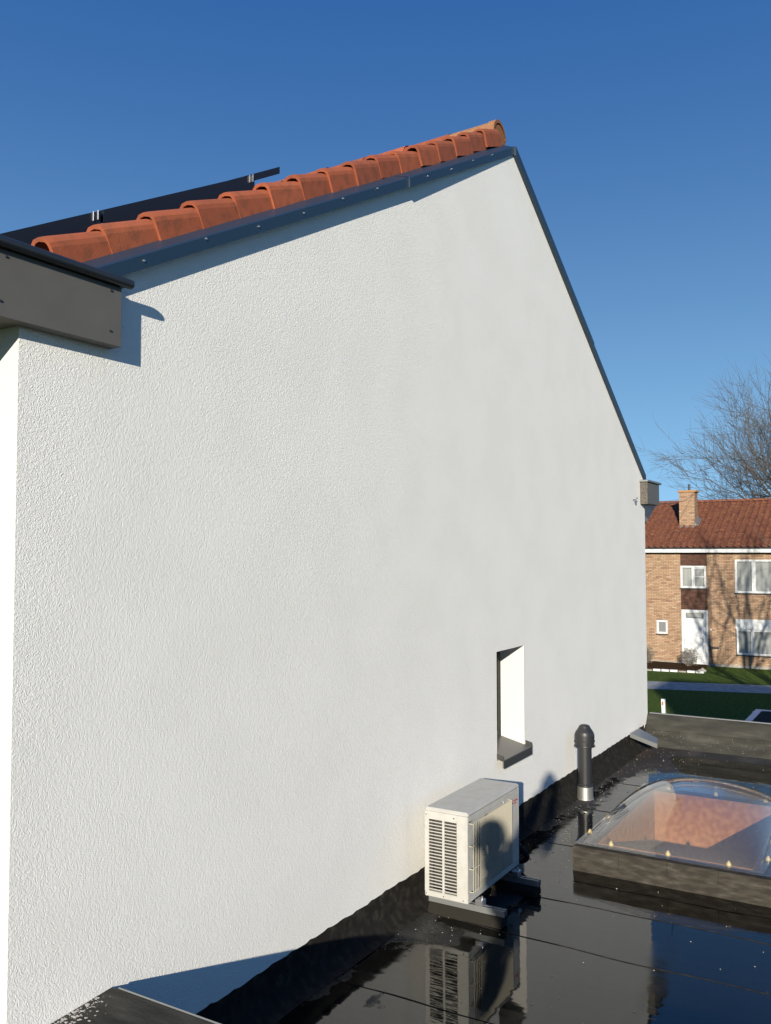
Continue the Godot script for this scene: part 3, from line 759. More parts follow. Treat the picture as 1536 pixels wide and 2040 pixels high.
# ---------------------------------------------------------------- things on the flat roof
func air_conditioner() -> void:
	var x0 := 0.12; var x1 := 0.412; var y0 := 0.137; var y1 := 0.675; var z0 := -2.827; var z1 := -3.627
	var t := thing("air_conditioner", "ivory outdoor air conditioning unit on rubber feet beside the white wall", "air conditioner", Vector3(0.266, 0, -3.227))
	# casing: open on the grille side and the fan side
	var b := MB.new()
	b.cbox(Vector3(x0, y1 - 0.03, z0 + 0.004), Vector3(x1 + 0.004, y1, z1 - 0.004), 0.012)                 # lid
	b.cbox(Vector3(x0, y0, z0), Vector3(x1, y0 + 0.035, z1), 0.006)                                       # base pan
	b.cbox(Vector3(x0, y0 + 0.03, z1 + 0.012), Vector3(x1, y1 - 0.025, z1), 0.004)                        # far side
	b.box(Vector3(x0, y0 + 0.03, z1 + 0.012), Vector3(x0 + 0.006, y1 - 0.03, z0 - 0.03))                  # back (coil guard)
	b.cbox(Vector3(x1 - 0.075, y0 + 0.03, z0), Vector3(x1, y1 - 0.025, z0 - 0.012), 0.004)                # near side, plain strip by the front
	b.cbox(Vector3(x0, y0 + 0.03, z0), Vector3(x0 + 0.03, y1 - 0.025, z0 - 0.012), 0.003)                 # near side, rear strip
	b.box(Vector3(x0 + 0.122, y0 + 0.02, z0 - 0.0005), Vector3(x0 + 0.136, y1 - 0.025, z0 - 0.011))         # rib between the louvre columns
	b.box(Vector3(x0 + 0.025, y1 - 0.07, z0 - 0.002), Vector3(x1 - 0.07, y1 - 0.02, z0 - 0.012))
	b.cbox(Vector3(x1 - 0.012, y0 + 0.03, z0 - 0.01), Vector3(x1, y0 + 0.06, z1 + 0.008), 0.003)          # front, bottom rail
	b.cbox(Vector3(x1 - 0.012, y1 - 0.06, z0 - 0.01), Vector3(x1, y1 - 0.028, z1 + 0.008), 0.003)         # front, top rail
	b.box(Vector3(x1 - 0.012, y0 + 0.06, z0 - 0.008), Vector3(x1 - 0.001, y1 - 0.06, z0 - 0.024))
	b.box(Vector3(x1 - 0.012, y0 + 0.06, z0 - 0.546), Vector3(x1 - 0.001, y1 - 0.06, z0 - 0.601))
	b.cbox(Vector3(x1 - 0.012, y0 + 0.058, z0 - 0.60), Vector3(x1, y1 - 0.058, z1 + 0.008), 0.003)        # front, plain service panel
	# front panel round the fan opening: a ring of quads from the square to the circle
	var fc := Vector3(x1 - 0.002, (y0 + y1) / 2, z0 - 0.285); var fr := 0.195
	var hw := 0.262; var hh := (y1 - y0) / 2 - 0.06
	var N := 48
	for j in N:
		var a0 := TAU * j / N; var a1 := TAU * (j + 1) / N
		var sq := func(a: float) -> Vector3:
			var c := cos(a); var s := sin(a)
			var m := maxf(absf(c) / hw, absf(s) / hh)
			return fc + Vector3(0, s / m, c / m)
		var ci := func(a: float, r: float) -> Vector3: return fc + Vector3(0, sin(a) * r, cos(a) * r)
		b.quad(sq.call(a0), sq.call(a1), ci.call(a1, fr), ci.call(a0, fr), Vector3.RIGHT)
		b.quad(ci.call(a0, fr), ci.call(a1, fr), ci.call(a1, fr) + Vector3(-0.05, 0, 0), ci.call(a0, fr) + Vector3(-0.05, 0, 0), -Vector3(0, sin(a0), cos(a0)))
	var casing := obj("casing", b, M.ivory, t)
	b = MB.new()
	b.box(Vector3(x0 + 0.012, y0 + 0.04, z0 - 0.02), Vector3(x0 + 0.03, y1 - 0.04, z1 + 0.05))
	b.box(Vector3(x0 + 0.03, y0 + 0.04, z0 - 0.024), Vector3(x0 + 0.045, y1 - 0.04, z0 - 0.20))
	b.box(Vector3(x0 + 0.05, y0 + 0.05, z0 - 0.035), Vector3(x1 - 0.08, y1 - 0.05, z0 - 0.04))
	obj("coil", b, M.coil, t)
	for q in [[x0 + 0.012, y1 - 0.045], [x0 + 0.20, y1 - 0.045], [x0 + 0.012, y0 + 0.018], [x0 + 0.13, y0 + 0.018], [x1 - 0.03, y0 + 0.018]]:
		b = MB.new(); b.tube(PackedVector3Array([Vector3(q[0], q[1], z0 - 0.002), Vector3(q[0], q[1], z0 + 0.002)]), PackedFloat32Array([0.0045, 0.003]), 8)
		obj("screw", b, M.coil, casing)
	# side louvres, two columns
	var rows := 22
	for col in 2:
		var xa := x0 + 0.03 + col * 0.106; var xb := xa + 0.092
		if col == 1: xb = x1 - 0.075
		for r in rows:
			var yy := y0 + 0.046 + r * 0.0192
			b = MB.new()
			b.hexa([Vector3(xa, yy, z0 - 0.001), Vector3(xb, yy, z0 - 0.001), Vector3(xb, yy + 0.0055, z0 - 0.0005), Vector3(xa, yy + 0.0055, z0 - 0.0005),
				Vector3(xa, yy + 0.001, z0 - 0.008), Vector3(xb, yy + 0.001, z0 - 0.008), Vector3(xb, yy + 0.0055, z0 - 0.008), Vector3(xa, yy + 0.0055, z0 - 0.008)])
			obj("louvre", b, M.ivory, casing)
	# fan and its grille of upright bars
	b = MB.new()
	for k in 3:
		var a := TAU * k / 3 + 0.4
		var d := Vector3(0, sin(a), cos(a)); var s := Vector3(0, cos(a), -sin(a))
		var o := fc + Vector3(-0.08, 0, 0)
		b.hexa([o + d * 0.04 - s * 0.04, o + d * 0.19 - s * 0.09, o + d * 0.19 + s * 0.07 + Vector3(0.04, 0, 0), o + d * 0.04 + s * 0.04 + Vector3(0.03, 0, 0),
			o + d * 0.04 - s * 0.04 + Vector3(-0.004, 0, 0), o + d * 0.19 - s * 0.09 + Vector3(-0.004, 0, 0), o + d * 0.19 + s * 0.07 + Vector3(0.036, 0, 0), o + d * 0.04 + s * 0.04 + Vector3(0.026, 0, 0)])
	b.tube(PackedVector3Array([fc + Vector3(-0.1, 0, 0), fc + Vector3(-0.03, 0, 0)]), PackedFloat32Array([0.05, 0.045]), 16)
	obj("fan", b, M.fan_plastic, t)
	b = MB.new()
	b.box(Vector3(x0 + 0.06, y0 + 0.05, z0 - 0.06), Vector3(x0 + 0.065, y1 - 0.05, z0 - 0.58))
	obj("fan_chamber", b, M.coil, t)
	var gx := x1 + 0.026
	for k in 43:
		var zz := z0 - 0.030 - k * 0.0131 - (minf(k, 4.0) - 4.0) * 0.010 - 0.040
		b = MB.new()
		b.box(Vector3(gx - 0.003, y0 + 0.062, zz), Vector3(gx, y1 - 0.062, zz - 0.0042))
		obj("grille_bar", b, M.ivory_dark, t)
	for k in 4:
		b = MB.new()
		var yy := lerpf(y0 + 0.066, y1 - 0.07, k / 3.0)
		b.box(Vector3(gx - 0.007, yy, z0 - 0.026), Vector3(gx - 0.0035, yy + 0.005, z0 - 0.63))
		for zz in [z0 - 0.026, z0 - 0.622]: b.box(Vector3(x1 - 0.002, yy, zz), Vector3(gx - 0.0065, yy + 0.005, zz - 0.006))
		obj("grille_crossbar", b, M.ivory_dark, t)
	# emblem of three lozenges with lettering beside it
	var em := Vector3(x1 + 0.0015, y1 - 0.100, z0 - 0.678)
	b = MB.new()
	for k in 3:
		var a := PI / 2 + TAU * k / 3
		var d := Vector3(0, sin(a), -cos(a)) ; var s := Vector3(0, cos(a), sin(a))
		b.prism([em, em + d * 0.012 + s * 0.0068, em + d * 0.024, em + d * 0.012 - s * 0.0068], Vector3(0.0008, 0, 0))
	obj("emblem", b, M.emblem_red, t)
	var font := SystemFont.new(); font.font_names = PackedStringArray(["Droid Sans"]); font.font_weight = 700
	for L in [["MITSUBISHI", 0.0, 0.0125], ["ELECTRIC", -0.017, 0.011]]:
		var tm := TextMesh.new(); tm.text = L[0]; tm.font = font; tm.font_size = 32; tm.pixel_size = L[2] / 32.0; tm.depth = 0.0008
		tm.horizontal_alignment = HORIZONTAL_ALIGNMENT_LEFT; tm.material = M.emblem_red
		var o := put("lettering", tm, t)
		o.global_position = em + Vector3(0.0004, 0.004 + L[1], -0.026); o.rotation = Vector3(0, PI / 2, 0)
	b = MB.new(); b.box(Vector3(x1 + 0.0005, y0 + 0.19, z1 + 0.02), Vector3(x1 + 0.0014, y0 + 0.225, z1 + 0.17))
	obj("data_sticker", b, M.sticker, t)
	b = MB.new(); b.cbox(Vector3(x0 + 0.03, y0 + 0.1, z1 - 0.001), Vector3(x0 + 0.2, y0 + 0.33, z1 - 0.04), 0.012)
	obj("valve_cover", b, M.ivory, t)
	# feet on slotted rails in rubber blocks
	for zz in [-2.955, -3.515]:
		b = MB.new()
		b.prism([Vector3(0.10, 0.002, zz + 0.045), Vector3(0.10, 0.03, zz + 0.045), Vector3(0.10, 0.062, zz + 0.024), Vector3(0.10, 0.062, zz - 0.024), Vector3(0.10, 0.03, zz - 0.045), Vector3(0.10, 0.002, zz - 0.045)], Vector3(0.49, 0, 0))
		var rb := obj("rubber_foot", b, M.rubber, t)
		b = MB.new()
		b.cbox(Vector3(0.09, 0.0625, zz + 0.021), Vector3(0.60, 0.101, zz + 0.007), 0.002)
		b.cbox(Vector3(0.09, 0.0625, zz - 0.007), Vector3(0.60, 0.101, zz - 0.021), 0.002)
		obj("rail", b, M.zinc, rb)
		for x in [0.14, 0.435]:
			b = MB.new()
			b.cbox(Vector3(x - 0.025, 0.102, zz + 0.028), Vector3(x + 0.025, 0.136, zz - 0.028), 0.003)
			b.tube(PackedVector3Array([Vector3(x + 0.012, 0.136, zz), Vector3(x + 0.012, 0.155, zz)]), PackedFloat32Array([0.007, 0.007]), 6)
			obj("bracket_bolt", b, M.alu, rb)
	b = MB.new()
	var pth := PackedVector3Array(); var rad := PackedFloat32Array()
	for i in 15:
		var f := i / 14.0
		pth.append(Vector3(0.2 + 0.16 * sin(f * PI), 0.33 * (1 - f) * (1 - f) + 0.035, -3.66 - 0.10 * sin(f * PI * 0.9) - 0.25 * f)); rad.append(0.021)
	b.tube(pth, rad, 8)
	obj("insulated_pipe", b, M.copper_wrap, t)

func vent_pipe() -> void:
	var o := Vector3(0.128, 0.0, -5.88)
	var t := thing("vent_pipe", "dark grey plastic roof vent with domed cap and metal collar", "vent pipe", o)
	var b := MB.new(); b.lathe(o, [[0.078, 0.0], [0.073, 0.01], [0.069, 0.11], [0.064, 0.115]], 28); obj("collar", b, M.steel_spun, t)
	b = MB.new(); b.lathe(o, [[0.058, 0.10], [0.070, 0.118], [0.070, 0.132], [0.062, 0.138], [0.062, 0.50]], 28); obj("pipe", b, M.pvc, t)
	b = MB.new(); b.lathe(o, [[0.060, 0.468], [0.092, 0.470], [0.094, 0.476], [0.092, 0.482], [0.084, 0.484], [0.084, 0.512], [0.093, 0.515], [0.093, 0.523], [0.088, 0.528], [0.088, 0.575], [0.080, 0.600], [0.054, 0.638], [0.046, 0.655], [0.030, 0.664], [0.0, 0.667]], 28)
	obj("cap", b, M.pvc, t)
	for k in 6:
		var a := TAU * k / 6.0
		var c := o + Vector3(cos(a) * 0.086, 0.49, sin(a) * 0.086)
		b = MB.new(); b.box(c - Vector3(0.004, 0.008, 0.004), c + Vector3(0.004, 0.024, 0.004)); obj("cap_spacer", b, M.pvc, t)

func skylight() -> void:
	var x0 := 0.625; var x1 := 1.925; var z0 := -4.085; var z1 := -5.98; var ch := 0.178
	var ix0 := 0.76; var ix1 := 1.79; var iz0 := -4.23; var iz1 := -5.83
	var t := thing("skylight", "clear domed skylight on a felt covered curb in the wet roof", "skylight", Vector3((x0 + x1) / 2, 0, (z0 + z1) / 2))
	var b := MB.new()
	var mid := 0.10
	b.hexa([Vector3(x0, -0.01, z0), Vector3(x1, -0.01, z0), Vector3(ix1, -0.01, iz0), Vector3(ix0, -0.01, iz0), Vector3(x0 + 0.01, ch - 0.015, z0 - 0.012), Vector3(x1 - 0.01, ch - 0.015, z0 - 0.012), Vector3(ix1, ch - 0.015, iz0), Vector3(ix0, ch - 0.015, iz0)])
	b.hexa([Vector3(x0, -0.01, z1), Vector3(x1, -0.01, z1), Vector3(ix1, -0.01, iz1), Vector3(ix0, -0.01, iz1), Vector3(x0 + 0.01, ch - 0.015, z1 + 0.01), Vector3(x1 - 0.01, ch - 0.015, z1 + 0.01), Vector3(ix1, ch - 0.015, iz1), Vector3(ix0, ch - 0.015, iz1)])
	for s in [[x0, ix0, 0.01], [x1, ix1, -0.01]]:
		b.hexa([Vector3(s[0], -0.01, z0), Vector3(s[1], -0.01, iz0), Vector3(s[1], -0.01, iz1), Vector3(s[0], -0.01, z1), Vector3(s[0] + s[2], ch - 0.015, z0 - 0.01), Vector3(s[1], ch - 0.015, iz0), Vector3(s[1], ch - 0.015, iz1), Vector3(s[0] + s[2], ch - 0.015, z1 + 0.01)])
	var curb := obj("curb", b, M.curb_felt, t)
	# felt lap on the front and left face of the curb, uneven
	for k in 4:
		b = MB.new()
		var xa := lerpf(x0, x1, k / 4.0); var xb := lerpf(x0, x1, (k + 1) / 4.0)
		b.hexa([Vector3(xa + 0.002, 0.075 + 0.006 * (k % 2), z0 + 0.003), Vector3(xb, 0.07 + 0.008 * ((k + 1) % 2), z0 + 0.003), Vector3(xb, ch - 0.012, z0 - 0.005), Vector3(xa + 0.002, ch - 0.012, z0 - 0.005),
			Vector3(xa + 0.002, 0.075, z0 - 0.02), Vector3(xb, 0.07, z0 - 0.02), Vector3(xb, ch - 0.012, z0 - 0.03), Vector3(xa + 0.002, ch - 0.012, z0 - 0.03)])
		obj("felt_lap", b, M.curb_felt, curb)
	# light shaft
	b = MB.new()
	var d := -2.1
	b.quad(Vector3(ix0 + 0.002, d, iz0), Vector3(ix0 + 0.002, ch - 0.01, iz0), Vector3(ix0 + 0.002, ch - 0.01, iz1), Vector3(ix0 + 0.002, d, iz1), Vector3.RIGHT)
	b.quad(Vector3(ix1 - 0.002, d, iz0), Vector3(ix1 - 0.002, ch - 0.01, iz0), Vector3(ix1 - 0.002, ch - 0.01, iz1), Vector3(ix1 - 0.002, d, iz1), Vector3.LEFT)
	b.quad(Vector3(ix0, d, iz1 + 0.002), Vector3(ix0, ch - 0.01, iz1 + 0.002), Vector3(ix1, ch - 0.01, iz1 + 0.002), Vector3(ix1, d, iz1 + 0.002), Vector3.BACK)
	b.quad(Vector3(ix0, d, iz0 - 0.002), Vector3(ix0, ch - 0.01, iz0 - 0.002), Vector3(ix1, ch - 0.01, iz0 - 0.002), Vector3(ix1, d, iz0 - 0.002), Vector3.FORWARD)
	var shaft := obj("light_shaft", b, M.osb, t)
	b = MB.new(); b.box(Vector3(ix0 - 0.1, d - 0.05, iz0 + 0.1), Vector3(ix1 + 0.1, d, iz1 - 0.1)); obj("shaft_floor", b, M.concrete, shaft)
	# dome with flange
	b = MB.new()
	var nx := 26; var nz := 34
	var cx := (x0 + x1) / 2; var cz := (z0 + z1) / 2; var ax := (x1 - x0) / 2 - 0.01; var az := (z0 - z1) / 2 - 0.01
	var P := func(u: float, w: float) -> Vector3:
		var iu := clampf(absf(u) / 0.95, 0, 1); var iw := clampf(absf(w) / 0.965, 0, 1)
		var hgt := pow(1.0 - iu * iu, 0.62) * pow(1.0 - iw * iw, 0.62)
		return Vector3(cx + u * ax, ch + 0.006 + 0.275 * hgt, cz + w * az)
	var gu := []; var gw := []
	for i in nx + 1: gu.append(sin((i / float(nx) - 0.5) * PI) * 0.95)
	for i in nz + 1: gw.append(sin((i / float(nz) - 0.5) * PI) * 0.965)
	gu.push_front(-1.0); gu.append(1.0); gw.push_front(-1.0); gw.append(1.0)
	var nrm := func(i: int, j: int) -> Vector3:
		if i <= 1 or j <= 1 or i >= gu.size() - 2 or j >= gw.size() - 2: return Vector3.UP
		var e: Vector3 = P.call(gu[i + 1], gw[j]) - P.call(gu[i - 1], gw[j]); var f: Vector3 = P.call(gu[i], gw[j + 1]) - P.call(gu[i], gw[j - 1])
		var m := e.cross(f).normalized()
		return m if m.y > 0 else -m
	for i in gu.size() - 1:
		for j in gw.size() - 1:
			var q := [P.call(gu[i], gw[j]), P.call(gu[i + 1], gw[j]), P.call(gu[i + 1], gw[j + 1]), P.call(gu[i], gw[j + 1])]
			var m := [nrm.call(i, j), nrm.call(i + 1, j), nrm.call(i + 1, j + 1), nrm.call(i, j + 1)]
			b.stri([q[0], q[1], q[2]], [m[0], m[1], m[2]]); b.stri([q[0], q[2], q[3]], [m[0], m[2], m[3]])
	obj("dome", b, M.acrylic, t)
	var inner := MB.new()
	for i in range(0, b.v.size()):
		inner.v.append(Vector3(cx, ch, cz) + (b.v[i] - Vector3(cx, ch, cz)) * Vector3(0.93, 0.86, 0.95) - Vector3(0, 0.002, 0)); inner.n.append(b.n[i]); inner.uv.append(Vector2.ZERO)
	obj("inner_dome", inner, M.acrylic, t)
	var spots := []
	for k in 4: spots.append(Vector2(x0 + 0.035, -4.37 - 0.441 * k)); spots.append(Vector2(x1 - 0.065, -4.42 - 0.441 * k))
	for k in 3: spots.append(Vector2(0.871 + 0.39 * k, z0 - 0.10)); spots.append(Vector2(0.871 + 0.39 * k, z1 + 0.10))
	for s in spots:
		b = MB.new(); b.lathe(Vector3(s.x, ch + 0.004, s.y), [[0.017, 0.0], [0.0175, 0.009], [0.014, 0.017], [0.008, 0.026], [0.004, 0.031], [0.0, 0.032]], 12)
		obj("bolt_cap", b, M.brass, t)

func small_roof_things() -> void:
	var b := MB.new()
	b.hexa([Vector3(0.010, 0.225, -7.80), Vector3(0.020, 0.225, -8.13), Vector3(0.255, 0.15, -8.02), Vector3(0.315, 0.145, -7.76),
		Vector3(0.010, 0.237, -7.80), Vector3(0.020, 0.237, -8.13), Vector3(0.255, 0.168, -8.02), Vector3(0.315, 0.163, -7.76)])
	b.hexa([Vector3(0.010, 0.225, -7.797), Vector3(0.315, 0.145, -7.757), Vector3(0.315, 0.162, -7.757), Vector3(0.010, 0.236, -7.797),
		Vector3(0.010, 0.195, -7.792), Vector3(0.315, 0.115, -7.752), Vector3(0.315, 0.162, -7.752), Vector3(0.010, 0.236, -7.792)])
	tag(obj("flashing_strip", b, M.zinc), "bent grey metal strip propped in the far corner between wall and parapet", "flashing")
	# hook and cable under the far eave
	var t := thing("wall_hook", "small ring hook on the white wall under the far eave", "hook", Vector3(0, 2.83, -8.08))
	b = MB.new(); b.tube(PackedVector3Array([Vector3(-0.01, 2.829, -8.08), Vector3(0.035, 2.829, -8.08)]), PackedFloat32Array([0.006, 0.005]), 8); obj("shank", b, M.dark_bead, t)
	b = MB.new()
	var p := PackedVector3Array(); var r := PackedFloat32Array()
	for i in 13: p.append(Vector3(0.045, 2.829 + 0.022 * sin(TAU * i / 12), -8.08 + 0.022 * cos(TAU * i / 12))); r.append(0.006)
	b.tube(p, r, 6, false); obj("ring", b, M.alu, t)
	p = PackedVector3Array(); r = PackedFloat32Array()
	var c0 := Vector3(0.095, 2.83, -8.95); var c1 := Vector3(-4.95, 4.66, -35.56)
	for i in 25:
		var f := i / 24.0
		p.append(c0.lerp(c1, f) + Vector3(0, -0.12 * 4.0 * f * (1 - f), 0)); r.append(0.006)
	b = MB.new(); b.tube(p, r, 5)
	tag(obj("overhead_cable", b, M.dark_bead), "thin dark cable strung from the far eave box towards the brick chimney", "cable")

# ---------------------------------------------------------------- houses opposite
func bricks(b: MB, x0: float, x1: float, y0: float, y1: float, z: float, holes: Array, dark: bool) -> void:
	var row := 0
	var y := y0
	while y < y1 - 0.02:
		var x := x0 - (0.1 if row % 2 == 1 else 0.0)
		while x < x1:
			var a := maxf(x, x0); var c := minf(x + 0.19, x1)
			x += 0.2
			if c - a < 0.03: continue
			var top := minf(y + 0.05, y1)
			var spans := [[a, c]]
			for h in holes:
				if y + 0.025 > h[2] and y + 0.025 < h[3]:
					var nx := []
					for s in spans:
						if s[1] <= h[0] or s[0] >= h[1]: nx.append(s)
						else:
							if s[0] < h[0] - 0.02: nx.append([s[0], h[0]])
							if s[1] > h[1] + 0.02: nx.append([h[1], s[1]])
					spans = nx
			for s in spans:
				var v := rng.randf_range(0.90, 1.18)
				var col := Color(0.385, 0.255, 0.165) * v
				if rng.randf() < 0.18: col = Color(0.30, 0.185, 0.125) * v
				if rng.randf() < 0.10: col = Color(0.43, 0.31, 0.21) * v
				if dark: col = Color(0.105, 0.052, 0.040) * rng.randf_range(0.75, 1.25)
				b.tint = col
				var zo := z + rng.randf_range(-0.001, 0.002)
				var zb := z - 0.011
				var p := [Vector3(s[0], y, zo), Vector3(s[1], y, zo), Vector3(s[1], top, zo), Vector3(s[0], top, zo)]
				b.quad(p[0], p[1], p[2], p[3], Vector3.BACK)
				var w := Vector3(0, 0, zb - zo)
				b.quad(p[3], p[2], p[2] + w, p[3] + w, Vector3.UP); b.quad(p[0], p[1], p[1] + w, p[0] + w, Vector3.DOWN)
				b.quad(p[0], p[3], p[3] + w, p[0] + w, Vector3.LEFT); b.quad(p[1], p[2], p[2] + w, p[1] + w, Vector3.RIGHT)
		y += 0.06; row += 1

func casement(h: Node3D, x0: float, x1: float, y0: float, y1: float, zf: float, bars: Array, folds: float, label := "") -> void:
	var b := MB.new()
	var w := 0.075
	b.cbox(Vector3(x0, y0, zf - 0.07), Vector3(x1, y0 + w, zf), 0.006); b.cbox(Vector3(x0, y1 - w, zf - 0.07), Vector3(x1, y1, zf), 0.006)
	b.cbox(Vector3(x0, y0 + w - 0.004, zf - 0.068), Vector3(x0 + w, y1 - w + 0.004, zf - 0.002), 0.006); b.cbox(Vector3(x1 - w, y0 + w - 0.004, zf - 0.068), Vector3(x1, y1 - w + 0.004, zf - 0.002), 0.006)
	for q in bars:
		if q[0] == "v": b.cbox(Vector3(q[1] - q[2], y0 + w, zf - 0.066), Vector3(q[1] + q[2], y1 - w, zf - 0.004), 0.006)
		else: b.cbox(Vector3(q[3], q[1] - q[2], zf - 0.064), Vector3(q[4], q[1] + q[2], zf - 0.012), 0.004)
	var win := obj("window", b, M.white_paint, h)
	if label: win.set_meta("label", label)
	var xs := [x0 + w]
	for q in bars:
		if q[0] == "v": xs.append(q[1])
	xs.append(x1 - w)
	for i in xs.size() - 1:
		b = MB.new(); b.box(Vector3(xs[i], y0 + w, zf - 0.045), Vector3(xs[i + 1], y1 - w, zf - 0.039)); obj("pane", b, M.pane, win)
		if folds > 0:
			b = MB.new()
			var n := int((xs[i + 1] - xs[i]) / 0.035)
			for k in n:
				var xa := lerpf(xs[i], xs[i + 1], k / float(n)); var xb := lerpf(xs[i], xs[i + 1], (k + 1) / float(n))
				var f := func(x: float) -> float: return zf - 0.16 + folds * (sin(x * 42.0) + 0.6 * sin(x * 23.0 + 1.0))
				b.quad(Vector3(xa, y0, f.call(xa)), Vector3(xb, y0, f.call(xb)), Vector3(xb, y1, f.call(xb)), Vector3(xa, y1, f.call(xa)), Vector3.BACK)
			obj("curtain", b, M.curtain, win)
	b = MB.new(); b.cbox(Vector3(x0 - 0.03, y0 - 0.05, zf - 0.05), Vector3(x1 + 0.03, y0 - 0.004, zf + 0.035), 0.004); obj("sill", b, M.window_grey, win)

func brick_house() -> void:
	var zf := -34.0; var x0 := -6.85; var x1 := 4.2
	var h := thing("brick_house", "yellow brick house with red tiled roof and white door across the lawn", "house", Vector3(-1.3, GY, -38))
	var holes := [[-5.20, -4.23, 0.80, 1.675], [-3.17, -0.85, 0.65, 1.925], [-3.18, -0.85, -1.70, -0.345], [-6.16, -5.73, -1.04, -0.50], [-5.20, -4.19, -2.2, -0.045], [0.6, 2.6, 0.65, 1.925], [0.6, 2.6, -1.70, -0.345]]
	var brown := [[-5.20, -4.19, 1.675, 2.4], [-5.20, -4.19, -0.05, 0.80]]
	var b := MB.new(); b.use_c = true
	bricks(b, x0, x1, GY + 0.10, 2.30, zf, holes + brown, false)
	for q in brown: bricks(b, q[0] + 0.005, q[1] - 0.005, q[2] + 0.01, minf(q[3], 2.3), zf, [], true)
	var wall := MB.new()
	# backing behind the bricks (mortar), pierced by the openings through strips
	var xs := [x0 + 0.004, x1 - 0.004]; 
	for q in holes: xs.append_array([q[0], q[1]])
	xs.sort()
	for i in xs.size() - 1:
		if xs[i + 1] - xs[i] < 1e-4: continue
		var mx: float = (xs[i] + xs[i + 1]) / 2
		var cut := []
		for q in holes:
			if mx > q[0] and mx < q[1]: cut.append([q[2], q[3]])
		cut.sort_custom(func(a, c): return a[0] < c[0])
		var y := GY
		for c in cut + [[2.4, 2.4]]:
			if c[0] > y: wall.box(Vector3(xs[i], y, zf - 0.25), Vector3(xs[i + 1], c[0], zf - 0.010))
			y = c[1]
	for s in [x0 + 0.005, x1 - 0.25]:
		wall.prism([Vector3(s, GY, zf - 0.26), Vector3(s, 2.35, zf - 0.26), Vector3(s, 4.30, -38.0), Vector3(s, 2.35, -42.0), Vector3(s, GY, -42.0)], Vector3(0.24, 0, 0))
	wall.box(Vector3(x0, GY, -42.0), Vector3(x1, 2.35, -42.2))
	var w := obj("wall", wall, M.joint, h)
	tag(obj("bricks", b, M.brick, w), "", "", "", "stuff")
	b = MB.new(); b.cbox(Vector3(x0 - 0.02, GY - 0.1, zf - 0.2), Vector3(-5.2, GY + 0.095, zf + 0.02), 0.005); b.cbox(Vector3(-4.19, GY - 0.1, zf - 0.2), Vector3(x1 + 0.02, GY + 0.095, zf + 0.02), 0.005)
	obj("plinth", b, M.concrete, h)
	# windows and door
	casement(h, -5.20, -4.23, 0.80, 1.675, zf + 0.01, [["v", -4.72, 0.06], ["h", 1.24, 0.018, -4.70, -4.30], ["h", 1.56, 0.015, -4.70, -4.30]], 0.012)
	casement(h, -3.17, -0.85, 0.65, 1.925, zf + 0.01, [["v", -2.50, 0.07], ["v", -1.5, 0.07]], 0.016)
	casement(h, -3.15, -0.85, -1.70, -0.735, zf + 0.01, [["v", -2.58, 0.055], ["v", -1.5, 0.055]], 0.022)
	casement(h, -6.16, -5.73, -1.04, -0.50, zf + 0.0, [], 0.0)
	casement(h, 0.6, 2.6, 0.65, 1.925, zf + 0.01, [["v", 1.6, 0.07]], 0.016)
	casement(h, 0.6, 2.6, -1.70, -0.345, zf + 0.01, [["v", 1.6, 0.07]], 0.016)
	b = MB.new(); b.cbox(Vector3(-3.18, -0.73, zf - 0.1), Vector3(-0.85, -0.345, zf + 0.045), 0.01); obj("shutter_box", b, M.white_paint, h)
	b = MB.new()
	b.cbox(Vector3(-5.19, -2.17, zf - 0.08), Vector3(-5.10, -0.05, zf + 0.012), 0.006); b.cbox(Vector3(-4.28, -2.17, zf - 0.08), Vector3(-4.19, -0.05, zf + 0.012), 0.006); b.cbox(Vector3(-5.10, -0.14, zf - 0.08), Vector3(-4.28, -0.05, zf + 0.010), 0.006)
	var door := obj("door_frame", b, M.white_paint, h)
	b = MB.new()
	b.cbox(Vector3(-5.095, -2.16, zf - 0.07), Vector3(-4.285, -0.385, zf - 0.025), 0.005); b.cbox(Vector3(-5.095, -0.175, zf - 0.07), Vector3(-4.285, -0.145, zf - 0.025), 0.004)
	b.box(Vector3(-5.095, -0.39, zf - 0.07), Vector3(-5.03, -0.17, zf - 0.026)); b.box(Vector3(-4.35, -0.39, zf - 0.07), Vector3(-4.285, -0.17, zf - 0.026))
	obj("door_leaf", b, M.white_paint, door)
	b = MB.new(); b.box(Vector3(-5.03, -0.385, zf - 0.05), Vector3(-4.35, -0.175, zf - 0.045)); obj("door_light", b, M.pane, door)
	b = MB.new(); b.box(Vector3(-4.98, -0.33, zf - 0.10), Vector3(-4.44, -0.2, zf - 0.09)); obj("lace_blind", b, M.curtain, door)
	b = MB.new(); b.cbox(Vector3(-4.40, -1.22, zf - 0.02), Vector3(-4.36, -1.06, zf - 0.012), 0.002); b.tube(PackedVector3Array([Vector3(-4.38, -1.14, zf - 0.015), Vector3(-4.38, -1.14, zf + 0.03), Vector3(-4.48, -1.14, zf + 0.035)]), PackedFloat32Array([0.012, 0.012, 0.01]), 6); obj("handle", b, M.alu, door)
	b = MB.new(); b.cbox(Vector3(-5.25, GY - 0.1, zf - 0.05), Vector3(-4.13, GY + 0.02, zf + 0.35), 0.01); obj("doorstep", b, M.concrete, h)
	b = MB.new(); b.cbox(Vector3(-4.08, -1.53, zf + 0.002), Vector3(-3.80, -1.46, zf + 0.03), 0.004); obj("letter_slot", b, M.dark_bead, h)
	b = MB.new(); b.cbox(Vector3(-4.12, -0.83, zf + 0.003), Vector3(-4.05, -0.76, zf + 0.03), 0.004); obj("doorbell", b, M.white_paint, h)
	# eaves board in lengths
	var cuts := [-7.1, -5.27, -4.19, -1.6, 1.2, 4.4]
